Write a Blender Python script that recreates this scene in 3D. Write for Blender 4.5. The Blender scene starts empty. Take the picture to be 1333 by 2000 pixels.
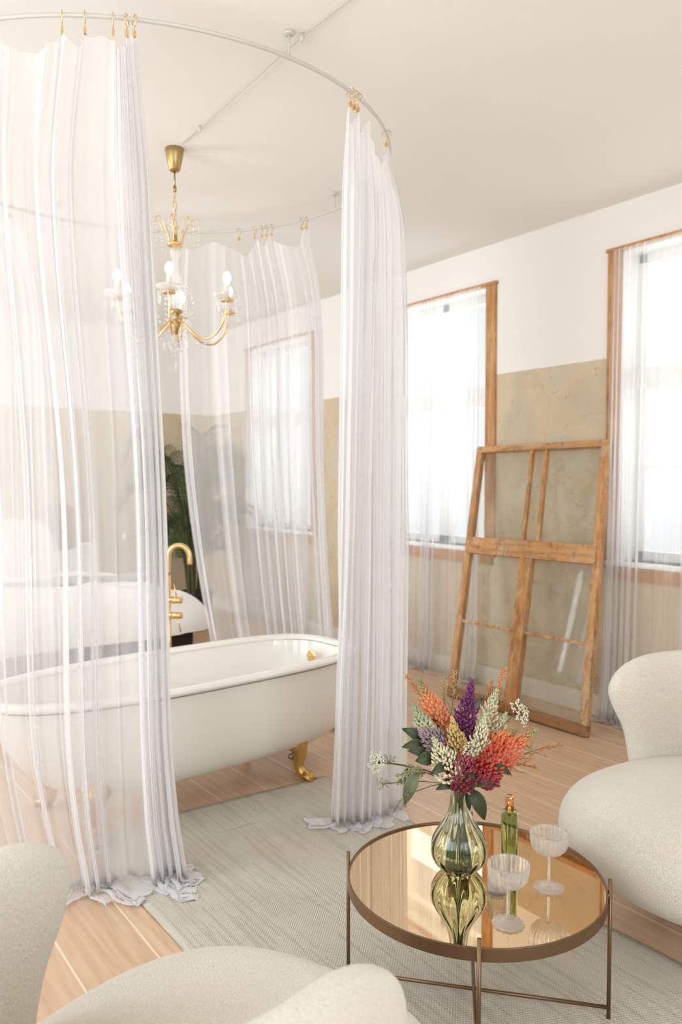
import bpy, math, random
from mathutils import Vector, Matrix, noise
sc = bpy.context.scene
COL = sc.collection
PI = math.pi
rnd = random.Random(7)

# ------------------------------------------------------------------ camera
F = 1560.0; H = 1.55
YAW = math.radians(35.7); PITCH = math.atan(62 / F)
fwd = Vector((math.sin(YAW) * math.cos(PITCH), math.cos(YAW) * math.cos(PITCH), -math.sin(PITCH)))
rgt = Vector((math.cos(YAW), -math.sin(YAW), 0)); upv = rgt.cross(fwd)
cam = bpy.data.cameras.new('camera'); camo = bpy.data.objects.new('camera', cam); COL.objects.link(camo)
camo.matrix_world = Matrix(((rgt.x, upv.x, -fwd.x, 0), (rgt.y, upv.y, -fwd.y, 0), (rgt.z, upv.z, -fwd.z, H), (0, 0, 0, 1)))
cam.sensor_fit = 'VERTICAL'; cam.sensor_height = 36; cam.lens = 36 * F / 2000
cam.clip_start = 0.02
cam.dof.use_dof = True; cam.dof.focus_distance = 2.35; cam.dof.aperture_fstop = 3.2
sc.camera = camo


def D(x, y, d):            # a point at distance d in front of the camera
    return Vector((0, 0, H)) + (fwd + rgt * (x - 666.5) / F - upv * (y - 1000) / F) * d


# ------------------------------------------------------------------ light
sc.view_settings.view_transform = 'Standard'; sc.view_settings.look = 'None'
sc.view_settings.gamma = 1; sc.view_settings.use_curve_mapping = False
sc.view_settings.exposure = -0.10
w = bpy.data.worlds.new('sky'); sc.world = w; w.use_nodes = True
w.node_tree.nodes['Background'].inputs[0].default_value = (0.93, 0.97, 1.0, 1)
w.node_tree.nodes['Background'].inputs[1].default_value = 1.1
sc.cycles.max_bounces = 14; sc.cycles.transparent_max_bounces = 64
sc.cycles.transmission_bounces = 12; sc.cycles.diffuse_bounces = 6
sc.cycles.sample_clamp_indirect = 6


def area(name, loc, direction, sx, sy, power, col=(1, 1, 1)):
    l = bpy.data.lights.new(name, 'AREA'); l.shape = 'RECTANGLE'; l.size = sx; l.size_y = sy
    l.energy = power; l.color = col
    o = bpy.data.objects.new(name, l); COL.objects.link(o); o.location = loc
    o.rotation_euler = Vector(direction).to_track_quat('-Z', 'Y').to_euler()
    return o


WX = 4.42          # window wall plane
BY = 8.85          # back wall plane
LX = -1.7; RY = -1.9; CH = 3.30
# daylight outside the windows of the right wall
for i, (y0, y1) in enumerate(((1.78, 3.20), (4.17, 5.60), (6.55, 7.97), (-0.6, 0.82))):
    area('daylight_fill', (WX + 0.55, (y0 + y1) / 2, 2.05), (-1, 0, -0.02), 2.1, 1.55, 26, (0.88, 0.95, 1.0))
for y in (0.3, 3.2, 6.9):
    area('daylight_fill', (LX - 0.45, y, 1.9), (1, 0, 0.03), 2.1, 1.9, 80 if y < 5 else 190, (0.845, 0.93, 1.0))  # added fill behind unseen left openings, strongest one brightens the bed end
area('daylight_fill', (0.9, RY - 0.45, 1.9), (0, 1, 0.03), 2.6, 2.1, 88, (0.845, 0.93, 1.0))  # added fill behind an unseen rear opening, brightens the tub front


# ------------------------------------------------------------------ material helpers
def mat(name, col=(0.8, 0.8, 0.8), rough=0.5, metal=0.0, **kw):
    m = bpy.data.materials.new(name); m.use_nodes = True
    b = m.node_tree.nodes['Principled BSDF']
    b.inputs['Base Color'].default_value = (*col, 1); b.inputs['Roughness'].default_value = rough
    b.inputs['Metallic'].default_value = metal
    for k, v in kw.items():
        b.inputs[k.replace('_', ' ')].default_value = v
    return m


class N:
    def __init__(s, m):
        s.t = m.node_tree; s.b = s.t.nodes.get('Principled BSDF'); s.out = s.t.nodes['Material Output']

    def n(s, typ, **kw):
        nd = s.t.nodes.new(typ)
        for k, v in kw.items(): setattr(nd, k, v)
        return nd

    def l(s, a, b): s.t.links.new(a, b)

    def put(s, sock, v):
        if hasattr(v, 'is_output') or hasattr(v, 'links'): s.l(v, sock)
        else: sock.default_value = v

    def math(s, op, a, b=0.0, c=0.0, clamp=False):
        nd = s.n('ShaderNodeMath', operation=op, use_clamp=clamp)
        s.put(nd.inputs[0], a); s.put(nd.inputs[1], b); s.put(nd.inputs[2], c)
        return nd.outputs[0]

    def coord(s, which='Object', scale=(1, 1, 1)):
        tc = s.n('ShaderNodeTexCoord'); mp = s.n('ShaderNodeMapping'); mp.inputs['Scale'].default_value = scale
        s.l(tc.outputs[which], mp.inputs[0]); return mp.outputs[0]

    def noise(s, vec, scale, detail=4, rough=0.55, dist=0.0):
        nd = s.n('ShaderNodeTexNoise'); nd.inputs['Scale'].default_value = scale
        nd.inputs['Detail'].default_value = detail; nd.inputs['Roughness'].default_value = rough
        nd.inputs['Distortion'].default_value = dist
        s.l(vec, nd.inputs['Vector']); return nd.outputs['Fac']

    def ramp(s, fac, stops):
        nd = s.n('ShaderNodeValToRGB'); cr = nd.color_ramp
        while len(cr.elements) < len(stops): cr.elements.new(0.5)
        for e, (p, c) in zip(cr.elements, stops):
            e.position = p; e.color = (*c, 1) if len(c) == 3 else c
        s.l(fac, nd.inputs[0]); return nd.outputs[0]

    def mix(s, fac, a, b, mode='MIX'):
        nd = s.n('ShaderNodeMix', data_type='RGBA', blend_type=mode)
        s.put(nd.inputs[0], fac)
        s.put(nd.inputs[6], a if hasattr(a, 'links') else (*a, 1)); s.put(nd.inputs[7], b if hasattr(b, 'links') else (*b, 1))
        return nd.outputs[2]

    def bump(s, h, strength=0.3, dist=0.01):
        nd = s.n('ShaderNodeBump'); nd.inputs['Strength'].default_value = strength; nd.inputs['Distance'].default_value = dist
        s.l(h, nd.inputs['Height']); s.l(nd.outputs[0], s.b.inputs['Normal'])

    def base(s, c): s.l(c, s.b.inputs['Base Color'])


def m_wall():
    m = mat('painted and bare plaster', rough=0.9); g = N(m); v = g.coord('Object')
    sp = g.n('ShaderNodeSeparateXYZ'); g.l(v, sp.inputs[0]); z = sp.outputs[2]
    n1 = g.noise(v, 1.6, 6, 0.6, 0.6); n2 = g.noise(v, 14, 5, 0.6); n3 = g.noise(v, 4.2, 8, 0.7, 0.3)
    c = g.ramp(n1, [(0.30, (0.54, 0.47, 0.36)), (0.45, (0.62, 0.51, 0.36)), (0.53, (0.67, 0.54, 0.37)), (0.66, (0.62, 0.57, 0.46))])
    c = g.mix(g.math('MULTIPLY', n2, 0.35), c, (0.44, 0.37, 0.25))
    spots = g.math('GREATER_THAN', n3, 0.685)
    c = g.mix(g.math('MULTIPLY', spots, 0.5), c, (0.22, 0.16, 0.09))
    # hairline cracks
    vo = g.n('ShaderNodeTexVoronoi', feature='DISTANCE_TO_EDGE'); vo.inputs['Scale'].default_value = 1.1
    vv = g.n('ShaderNodeVectorMath', operation='ADD'); nc = g.n('ShaderNodeTexNoise'); nc.inputs['Scale'].default_value = 3
    nc.inputs['Detail'].default_value = 6
    g.l(v, nc.inputs['Vector']); g.l(v, vv.inputs[0]); g.l(nc.outputs['Color'], vv.inputs[1]); g.l(vv.outputs[0], vo.inputs['Vector'])
    cr = g.math('LESS_THAN', vo.outputs['Distance'], 0.004)
    c = g.mix(g.math('MULTIPLY', cr, 0.35), c, (0.30, 0.24, 0.16))
    edge = g.math('ADD', z, g.math('MULTIPLY', g.math('SUBTRACT', n2, 0.5), 0.012))
    up = g.math('GREATER_THAN', edge, 2.335)
    c = g.mix(up, c, (0.85, 0.82, 0.78)); g.base(c)
    g.bump(g.math('ADD', n2, n3), 0.25, 0.006)
    return m


def m_floor():
    m = mat('pine floorboards', rough=0.32); g = N(m); v = g.coord('Object')
    sp = g.n('ShaderNodeSeparateXYZ'); g.l(v, sp.inputs[0])
    u = g.math('DIVIDE', sp.outputs[0], 0.25)
    idx = g.math('FLOOR', u); fr = g.math('FRACT', u)
    wn = g.n('ShaderNodeTexWhiteNoise', noise_dimensions='1D'); g.l(idx, wn.inputs['W'])
    cb = g.n('ShaderNodeCombineXYZ')
    g.l(g.math('MULTIPLY', sp.outputs[0], 7.0), cb.inputs[0])
    g.l(g.math('ADD', g.math('MULTIPLY', sp.outputs[1], 0.7), g.math('MULTIPLY', wn.outputs[0], 37)), cb.inputs[1])
    gr = g.noise(cb.outputs[0], 2.2, 6, 0.6, 1.6)
    c = g.ramp(gr, [(0.3, (0.55, 0.36, 0.22)), (0.5, (0.66, 0.46, 0.30)), (0.72, (0.73, 0.56, 0.41))])
    c = g.mix(g.math('MULTIPLY', wn.outputs[0], 0.45), c, (0.60, 0.42, 0.30))
    # growth ring lines
    wv = g.n('ShaderNodeTexWave', bands_direction='X'); wv.inputs['Scale'].default_value = 1.1; wv.inputs['Distortion'].default_value = 7
    wv.inputs['Detail'].default_value = 2; wv.inputs['Detail Scale'].default_value = 0.8; g.l(cb.outputs[0], wv.inputs['Vector'])
    c = g.mix(g.math('MULTIPLY', wv.outputs['Fac'], 0.16), c, (0.40, 0.20, 0.09))
    # knots
    vo = g.n('ShaderNodeTexVoronoi'); vo.inputs['Scale'].default_value = 2.6; vo.inputs['Randomness'].default_value = 1; g.l(v, vo.inputs['Vector'])
    kn = g.math('LESS_THAN', vo.outputs['Distance'], 0.028)
    c = g.mix(g.math('MULTIPLY', kn, 0.7), c, (0.22, 0.10, 0.05))
    gap = g.math('LESS_THAN', g.math('ABSOLUTE', g.math('SUBTRACT', fr, 0.5)), 0.485)
    c = g.mix(gap, (0.82, 0.66, 0.48), c); g.base(c)
    rr = g.noise(v, 3, 3); g.l(g.math('ADD', g.math('MULTIPLY', rr, 0.25), 0.22), g.b.inputs['Roughness'])
    g.bump(g.math('ADD', g.math('MULTIPLY', gr, 0.2), gap), 0.15, 0.003)
    return m


def m_oldwood(name='weathered window wood', warm=1.0, dirty=0.5, dark=0.0, gs=(14, 14, 1.4)):
    m = mat(name, rough=0.65); g = N(m); v = g.coord('Object', (1, 1, 1))
    st = g.coord('Object', gs); n1 = g.noise(st, 2.0, 6, 0.65, 0.4); n2 = g.noise(g.coord('Object', (1, 1, 0.4) if gs[2] < 2 else (1, 0.4, 1)), 6, 8, 0.72, 0.3); n3 = g.noise(g.coord('Object', (1, 1, 0.35)), 26, 5, 0.7)
    c = g.ramp(n1, [(0.3, (0.30, 0.13, 0.04)), (0.5, (0.52, 0.24, 0.075)), (0.68, (0.60, 0.35, 0.14))])
    c = g.mix(g.math('MULTIPLY', g.math('MULTIPLY', g.math('SUBTRACT', n2, 0.50, clamp=True), 9.0, clamp=True), dirty), c, (0.60, 0.47, 0.31))
    c = g.mix(g.math('MULTIPLY', g.math('GREATER_THAN', n3, 0.57), dirty), c, (0.17, 0.09, 0.04))
    n4 = g.noise(v, 3.0, 5, 0.6); c = g.mix(g.math('MULTIPLY', g.math('SUBTRACT', n4, 0.40, clamp=True), 1.6 * dirty, clamp=True), c, (0.52, 0.42, 0.28))
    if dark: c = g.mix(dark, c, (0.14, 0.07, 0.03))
    g.base(c); g.bump(g.math('ADD', n1, n3), 0.5, 0.004)
    return m


def m_rug():
    m = mat('woven flat rug', rough=0.95); g = N(m); v = g.coord('Object')
    sp = g.n('ShaderNodeSeparateXYZ'); g.l(v, sp.inputs[0])
    wx = g.math('SINE', g.math('MULTIPLY', sp.outputs[0], 2 * PI / 0.011)); wy = g.math('SINE', g.math('MULTIPLY', sp.outputs[1], 2 * PI / 0.011))
    wv = g.math('MULTIPLY', wx, wy)
    n1 = g.noise(g.coord('Object', (60, 1.6, 1)), 1.0, 4, 0.6); n2 = g.noise(v, 2.2, 4, 0.6); n3 = g.noise(g.coord('Object', (140, 30, 1)), 1, 3)
    c = g.ramp(n2, [(0.3, (0.52, 0.49, 0.42)), (0.5, (0.62, 0.57, 0.48)), (0.7, (0.58, 0.57, 0.51))])
    c = g.mix(g.math('MULTIPLY', g.math('GREATER_THAN', n1, 0.54), 0.5), c, (0.40, 0.36, 0.28))
    c = g.mix(g.math('MULTIPLY', n3, 0.35), c, (0.70, 0.67, 0.58))
    c = g.mix(g.math('MULTIPLY', g.math('GREATER_THAN', wv, 0.2), 0.30), c, (0.30, 0.27, 0.21))
    # a few broken wefts across the rug
    br = g.noise(g.coord('Object', (1.4, 55, 1)), 1.0, 2, 0.5)
    c = g.mix(g.math('MULTIPLY', g.math('GREATER_THAN', br, 0.745), 0.55), c, (0.24, 0.23, 0.19))
    g.base(c); g.bump(g.math('ADD', wv, n1), 0.5, 0.003)
    return m


def m_boucle():
    m = mat('cream wool boucle', rough=1.0, Sheen_Weight=0.5, Sheen_Roughness=0.5)
    g = N(m); v = g.coord('Object'); n1 = g.noise(v, 210, 3, 0.6); n2 = g.noise(v, 5, 3)
    c = g.ramp(n1, [(0.3, (0.68, 0.60, 0.48)), (0.6, (0.79, 0.73, 0.63))]); c = g.mix(g.math('MULTIPLY', n2, 0.25), c, (0.76, 0.70, 0.60))
    g.base(c); g.bump(n1, 0.9, 0.008)
    return m


def m_sheer(name, a=0.2, col=(0.94, 0.93, 0.94), weave=False, through=0.44):
    m = bpy.data.materials.new(name); m.use_nodes = True; t = m.node_tree; t.nodes.remove(t.nodes['Principled BSDF']); g = N(m)
    lw = g.n('ShaderNodeLayerWeight'); lw.inputs[0].default_value = 0.5
    cosv = g.math('MAXIMUM', g.math('SUBTRACT', 1.0, lw.outputs['Facing']), 0.30)
    tr = g.math('POWER', 1 - a, g.math('DIVIDE', 1.0, cosv))
    al = g.math('SUBTRACT', 1.0, tr)
    if weave:
        v = g.coord('Object', (1, 1, 0.05)); nz = g.noise(v, 60, 2); al = g.math('MULTIPLY', al, g.math('ADD', 0.75, g.math('MULTIPLY', nz, 0.5)), clamp=True)
    df = g.n('ShaderNodeBsdfDiffuse'); df.inputs[0].default_value = (*col, 1)
    tl = g.n('ShaderNodeBsdfTranslucent'); tl.inputs[0].default_value = (*col, 1)
    mx = g.n('ShaderNodeMixShader'); mx.inputs[0].default_value = through; g.l(df.outputs[0], mx.inputs[1]); g.l(tl.outputs[0], mx.inputs[2])
    tp = g.n('ShaderNodeBsdfTransparent'); m2 = g.n('ShaderNodeMixShader')
    g.l(al, m2.inputs[0]); g.l(tp.outputs[0], m2.inputs[1]); g.l(mx.outputs[0], m2.inputs[2]); g.l(m2.outputs[0], g.out.inputs[0])
    return m


def m_pane(name, tint=(0.97, 0.98, 0.97), gl=0.0):
    m = bpy.data.materials.new(name); m.use_nodes = True; t = m.node_tree; t.nodes.remove(t.nodes['Principled BSDF']); g = N(m)
    fr = g.n('ShaderNodeFresnel'); ge = g.n('ShaderNodeNewGeometry')
    g.l(g.math('SUBTRACT', 1.5, g.math('MULTIPLY', ge.outputs['Backfacing'], 1.5 - 1 / 1.5)), fr.inputs[0])
    tp = g.n('ShaderNodeBsdfTransparent'); tp.inputs[0].default_value = (*tint, 1)
    go = g.n('ShaderNodeBsdfGlossy'); go.inputs['Roughness'].default_value = 0.02
    mx = g.n('ShaderNodeMixShader'); g.l(g.math('ADD', fr.outputs[0], gl, clamp=True), mx.inputs[0]); g.l(tp.outputs[0], mx.inputs[1]); g.l(go.outputs[0], mx.inputs[2])
    g.l(mx.outputs[0], g.out.inputs[0]); return m


def m_dusty_pane():
    m = bpy.data.materials.new('dusty old glass'); m.use_nodes = True; t = m.node_tree; t.nodes.remove(t.nodes['Principled BSDF']); g = N(m)
    fr = g.n('ShaderNodeFresnel'); ge = g.n('ShaderNodeNewGeometry')
    g.l(g.math('SUBTRACT', 1.5, g.math('MULTIPLY', ge.outputs['Backfacing'], 1.5 - 1 / 1.5)), fr.inputs[0])
    tp = g.n('ShaderNodeBsdfTransparent'); tp.inputs[0].default_value = (0.95, 0.95, 0.93, 1)
    go = g.n('ShaderNodeBsdfGlossy'); go.inputs['Roughness'].default_value = 0.03
    mx = g.n('ShaderNodeMixShader'); g.l(g.math('MULTIPLY', fr.outputs[0], 0.55), mx.inputs[0]); g.l(tp.outputs[0], mx.inputs[1]); g.l(go.outputs[0], mx.inputs[2])
    df = g.n('ShaderNodeBsdfDiffuse'); df.inputs[0].default_value = (0.7, 0.66, 0.56, 1)
    nz = g.noise(g.coord('Object'), 5, 6, 0.65, 0.8)
    du = g.math('MULTIPLY', g.math('SUBTRACT', nz, 0.35, clamp=True), 0.38, clamp=True)
    m2 = g.n('ShaderNodeMixShader'); g.l(du, m2.inputs[0]); g.l(mx.outputs[0], m2.inputs[1]); g.l(df.outputs[0], m2.inputs[2])
    g.l(m2.outputs[0], g.out.inputs[0]); return m


def m_glass(name, col=(1, 1, 1), rough=0.0, ior=1.48):
    m = mat(name, col, rough); b = m.node_tree.nodes['Principled BSDF']
    b.inputs['Transmission Weight'].default_value = 1; b.inputs['IOR'].default_value = ior
    return m


def m_crystal(name, dif):
    m = bpy.data.materials.new(name); m.use_nodes = True; t = m.node_tree; t.nodes.remove(t.nodes['Principled BSDF']); g = N(m)
    gl = g.n('ShaderNodeBsdfGlass'); gl.inputs['IOR'].default_value = 1.5; gl.inputs['Roughness'].default_value = 0.02
    tp = g.n('ShaderNodeBsdfTransparent'); tp.inputs[0].default_value = (0.97, 0.97, 0.97, 1)
    df = g.n('ShaderNodeBsdfTranslucent'); df.inputs[0].default_value = (0.95, 0.95, 0.96, 1)
    d2 = g.n('ShaderNodeBsdfDiffuse'); d2.inputs[0].default_value = (0.95, 0.95, 0.96, 1)
    a = g.n('ShaderNodeMixShader'); a.inputs[0].default_value = 0.5; g.l(df.outputs[0], a.inputs[1]); g.l(d2.outputs[0], a.inputs[2])
    b = g.n('ShaderNodeMixShader'); b.inputs[0].default_value = 0.38; g.l(gl.outputs[0], b.inputs[1]); g.l(tp.outputs[0], b.inputs[2])
    c = g.n('ShaderNodeMixShader'); c.inputs[0].default_value = dif; g.l(b.outputs[0], c.inputs[1]); g.l(a.outputs[0], c.inputs[2])
    g.l(c.outputs[0], g.out.inputs[0]); return m


def m_zramp(name, stops, rough=0.7, jitter=0.0):     # petal colour along a flower spike (base to tip)
    m = mat(name, rough=rough); g = N(m); v = g.coord('Generated')
    sp = g.n('ShaderNodeSeparateXYZ'); g.l(v, sp.inputs[0])
    nz = g.noise(g.coord('Object'), 160, 2)
    f = g.math('ADD', sp.outputs[2], g.math('MULTIPLY', g.math('SUBTRACT', nz, 0.5), jitter))
    g.base(g.ramp(f, stops)); g.b.inputs['Subsurface Weight'].default_value = 0.0
    return m


def m_palm():
    m = mat('palm leaf green', rough=0.45); g = N(m); n1 = g.noise(g.coord('Object'), 6, 3)
    g.base(g.ramp(n1, [(0.3, (0.012, 0.034, 0.009)), (0.7, (0.045, 0.095, 0.024))])); return m


M = dict(
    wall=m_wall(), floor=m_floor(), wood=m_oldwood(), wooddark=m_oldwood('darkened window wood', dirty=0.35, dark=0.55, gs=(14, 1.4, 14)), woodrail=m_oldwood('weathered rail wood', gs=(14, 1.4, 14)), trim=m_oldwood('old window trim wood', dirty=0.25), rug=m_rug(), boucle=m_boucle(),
    ceil=mat('ceiling paint', (0.87, 0.845, 0.81), 0.9), white=mat('white gloss paint', (0.82, 0.80, 0.76), 0.4),
    base=mat('baseboard paint', (0.76, 0.72, 0.64), 0.5),
    enamel=mat('white enamel', (0.86, 0.84, 0.79), 0.12, Coat_Weight=0.5), enamel_out=mat('matt white cast iron', (0.80, 0.77, 0.71), 0.45),
    gold=mat('polished gold', (0.86, 0.60, 0.26), 0.22, 1.0), brass=mat('aged brass', (0.42, 0.30, 0.12), 0.35, 1.0),
    goldpaint=mat('gold painted iron', (0.62, 0.40, 0.13), 0.3, 0.85),
    bronze=mat('brown bronze metal', (0.20, 0.125, 0.07), 0.38, 0.8), mirror=mat('bronze tinted mirror', (0.80, 0.58, 0.36), 0.015, 1.0),
    sheer=m_sheer('white tulle', 0.46), lace=m_sheer('white lace voile', 0.34, weave=True, through=0.68),
    hem=m_sheer('folded tulle hem', 0.45),
    pane=m_pane('window glass'), dusty=m_dusty_pane(),
    crystal=m_crystal('cut crystal', 0.12), drops=m_crystal('chandelier crystal', 0.30), greenglass=m_glass('pale green glass', (0.84, 0.91, 0.77), 0.0, 1.45),
    bottleglass=m_glass('green bottle glass', (0.55, 0.66, 0.38), 0.0, 1.4),
    copper=mat('copper cap', (0.80, 0.42, 0.20), 0.2, 1.0),
    candle=mat('ivory candle sleeve', (0.80, 0.74, 0.62), 0.5),
    duvet=mat('white bed linen', (0.84, 0.82, 0.80), 0.9), throw=mat('grey green throw', (0.33, 0.35, 0.33), 0.95),
    maroon=mat('dark maroon bed base', (0.018, 0.006, 0.008), 0.8), velvet=mat('taupe velvet', (0.26, 0.17, 0.13), 0.9, Sheen_Weight=0.3),
    palm=m_palm(), bark=mat('palm stem', (0.10, 0.09, 0.04), 0.8), pot=mat('black planter', (0.02, 0.018, 0.016), 0.5), soil=mat('potting soil', (0.03, 0.02, 0.014), 1),
    cable=mat('white cable', (0.55, 0.51, 0.46), 0.5), rail=mat('white curtain rail', (0.62, 0.59, 0.54), 0.35, 0.1),
    stem=mat('flower stem green', (0.09, 0.10, 0.03), 0.6), leaf=mat('dark green leaf', (0.035, 0.048, 0.016), 0.55),
    leaf2=mat('grey green leaf', (0.11, 0.13, 0.06), 0.6), footwood=mat('dark chair foot', (0.06, 0.035, 0.02), 0.5),
    steel=mat('brushed steel waste pipe', (0.22, 0.20, 0.18), 0.35, 1.0),
    purple=m_zramp('purple petals', [(0, (0.13, 0.015, 0.07)), (1, (0.16, 0.03, 0.13))], jitter=0.5),
    orange=m_zramp('orange petals', [(0, (0.55, 0.14, 0.07)), (0.6, (0.80, 0.27, 0.10)), (0.85, (0.30, 0.26, 0.10)), (1, (0.22, 0.26, 0.12))], jitter=0.2),
    red=m_zramp('red orange petals', [(0, (0.36, 0.02, 0.025)), (0.35, (0.60, 0.06, 0.035)), (0.7, (0.74, 0.20, 0.09)), (0.9, (0.32, 0.30, 0.12)), (1, (0.22, 0.28, 0.12))], jitter=0.2),
    cream=m_zramp('cream petals', [(0, (0.74, 0.66, 0.42)), (0.7, (0.70, 0.66, 0.46)), (1, (0.42, 0.46, 0.26))], jitter=0.25),
    mauve=m_zramp('mauve petals', [(0, (0.22, 0.12, 0.15)), (1, (0.36, 0.28, 0.28))], jitter=0.5),
    ochre=m_zramp('ochre petals', [(0, (0.48, 0.32, 0.10)), (1, (0.58, 0.42, 0.16))], jitter=0.4),
    burgundy=m_zramp('burgundy petals', [(0, (0.16, 0.015, 0.03)), (0.6, (0.30, 0.035, 0.065)), (1, (0.50, 0.22, 0.20))], jitter=0.8),
    greenbud=m_zramp('green buds', [(0, (0.55, 0.55, 0.36)), (1, (0.24, 0.29, 0.15))], jitter=0.3),
    rust=mat('rust orange seed heads', (0.62, 0.22, 0.06), 0.8), tan=mat('straw coloured florets', (0.50, 0.35, 0.15), 0.8),
    umbel=mat('pale umbel florets', (0.62, 0.62, 0.46), 0.8), umbelg=mat('olive umbel florets', (0.26, 0.27, 0.13), 0.8),
)
bulbm = bpy.data.materials.new('lit bulb'); bulbm.use_nodes = True
bb_ = bulbm.node_tree.nodes['Principled BSDF']; bb_.inputs['Emission Color'].default_value = (1, 0.86, 0.66, 1); bb_.inputs['Emission Strength'].default_value = 14
M['bulb'] = bulbm


# ------------------------------------------------------------------ mesh helpers
class MB:
    def __init__(s): s.v = []; s.f = []

    def add(s, vs, fs):
        o = len(s.v); s.v += [tuple(p) for p in vs]; s.f += [tuple(i + o for i in f) for f in fs]; return s

    def box(s, x0, x1, y0, y1, z0, z1):
        v = [(x, y, z) for z in (z0, z1) for y in (y0, y1) for x in (x0, x1)]
        return s.add(v, [(0, 2, 3, 1), (4, 5, 7, 6), (0, 1, 5, 4), (2, 6, 7, 3), (0, 4, 6, 2), (1, 3, 7, 5)])

    def obox(s, o, ax, ay, az):      # oriented box from a corner and three edge vectors
        o = Vector(o); ax = Vector(ax); ay = Vector(ay); az = Vector(az)
        v = [o + ax * i + ay * j + az * k for k in (0, 1) for j in (0, 1) for i in (0, 1)]
        return s.add(v, [(0, 2, 3, 1), (4, 5, 7, 6), (0, 1, 5, 4), (2, 6, 7, 3), (0, 4, 6, 2), (1, 3, 7, 5)])

    def tube(s, pts, r, n=8, cap=True, closed=False):
        pts = [Vector(p) for p in pts]; k = len(pts)
        rs = r if isinstance(r, (list, tuple)) else [r] * k
        t0 = (pts[1] - pts[0]).normalized(); a = Vector((0, 0, 1)) if abs(t0.z) < 0.9 else Vector((1, 0, 0))
        nx = t0.cross(a).normalized(); V = []
        for i, p in enumerate(pts):
            if closed: t = (pts[(i + 1) % k] - pts[i - 1]).normalized()
            else: t = (pts[min(i + 1, k - 1)] - pts[max(i - 1, 0)]).normalized()
            nx = (nx - t * nx.dot(t)).normalized(); ny = t.cross(nx)
            V += [p + (nx * math.cos(2 * PI * j / n) + ny * math.sin(2 * PI * j / n)) * rs[i] for j in range(n)]
        Fc = []
        for i in range(k if closed else k - 1):
            i2 = (i + 1) % k
            for j in range(n):
                j2 = (j + 1) % n; Fc.append((i * n + j, i * n + j2, i2 * n + j2, i2 * n + j))
        if cap and not closed:
            Fc.append(tuple(reversed(range(n)))); Fc.append(tuple(range((k - 1) * n, k * n)))
        return s.add(V, Fc)

    def lathe(s, prof, n=32, c=(0, 0, 0), rib=None):
        V = []; k = len(prof)
        for i, (r, z) in enumerate(prof):
            for j in range(n):
                a = 2 * PI * j / n; rr = r + (rib(i, a) if rib else 0)
                V.append((c[0] + rr * math.cos(a), c[1] + rr * math.sin(a), c[2] + z))
        Fc = [(i * n + j, i * n + (j + 1) % n, (i + 1) * n + (j + 1) % n, (i + 1) * n + j) for i in range(k - 1) for j in range(n)]
        if prof[0][0] > 1e-5 : pass
        return s.add(V, Fc)

    def ball(s, c, rx, ry=None, rz=None, nu=8, nv=5, rot=None):
        ry = ry or rx; rz = rz or rx; V = []; c = Vector(c)
        def tr(x, y, z):
            p = Vector((x * rx, y * ry, z * rz)); return c + (rot @ p if rot else p)
        V.append(tr(0, 0, -1))
        for i in range(1, nv):
            t = PI * i / nv
            for j in range(nu):
                a = 2 * PI * j / nu; V.append(tr(math.sin(t) * math.cos(a), math.sin(t) * math.sin(a), -math.cos(t)))
        V.append(tr(0, 0, 1)); Fc = []; L = len(V) - 1
        for j in range(nu):
            j2 = (j + 1) % nu; Fc.append((0, 1 + j2, 1 + j)); Fc.append((L, L - nu + j, L - nu + j2))
            for i in range(nv - 2): Fc.append((1 + i * nu + j, 1 + i * nu + j2, 1 + (i + 1) * nu + j2, 1 + (i + 1) * nu + j))
        return s.add(V, Fc)

    def grid(s, nu, nv, fn, closeu=False):
        V = [fn(i / (nu if closeu else nu - 1), j / (nv - 1)) for j in range(nv) for i in range(nu)]
        Fc = []
        for j in range(nv - 1):
            for i in range(nu if closeu else nu - 1):
                i2 = (i + 1) % nu; Fc.append((j * nu + i, j * nu + i2, (j + 1) * nu + i2, (j + 1) * nu + i))
        return s.add(V, Fc)

    def build(s, name, m, parent=None, smooth=True, bevel=0, subdiv=0, solid=0):
        me = bpy.data.meshes.new(name); me.from_pydata(s.v, [], s.f); me.materials.append(M[m] if isinstance(m, str) else m)
        if smooth: me.polygons.foreach_set('use_smooth', [True] * len(me.polygons))
        me.update(); o = bpy.data.objects.new(name, me); COL.objects.link(o)
        if parent: o.parent = parent
        if bevel:
            b = o.modifiers.new('bevel', 'BEVEL'); b.width = bevel; b.segments = 2; b.limit_method = 'ANGLE'
        if solid:
            b = o.modifiers.new('solidify', 'SOLIDIFY'); b.thickness = solid; b.offset = 0
        if subdiv:
            b = o.modifiers.new('subdivision', 'SUBSURF'); b.levels = subdiv; b.render_levels = subdiv
        return o


def tag(o, label, cat, group=None):
    o['label'] = label; o['category'] = cat
    if group: o['group'] = group
    return o


def thing(name, loc, label, cat, group=None, rz=0):
    o = bpy.data.objects.new(name, None); COL.objects.link(o); o.location = loc; o.rotation_euler = (0, 0, rz)
    o.empty_display_size = 0.1
    return tag(o, label, cat, group)


def struct(o): o['kind'] = 'structure'; return o


def catmull(pts, t):
    k = len(pts) - 1; x = min(max(t, 0), 1) * k; i = min(int(x), k - 1); f = x - i
    p0 = pts[max(i - 1, 0)]; p1 = pts[i]; p2 = pts[i + 1]; p3 = pts[min(i + 2, k)]
    return 0.5 * ((2 * p1) + (p2 - p0) * f + (2 * p0 - 5 * p1 + 4 * p2 - p3) * f * f + (3 * p1 - p0 - 3 * p2 + p3) * f ** 3)


def path(pts, n): P = [Vector(p) for p in pts]; return [catmull(P, i / (n - 1)) for i in range(n)]


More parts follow.
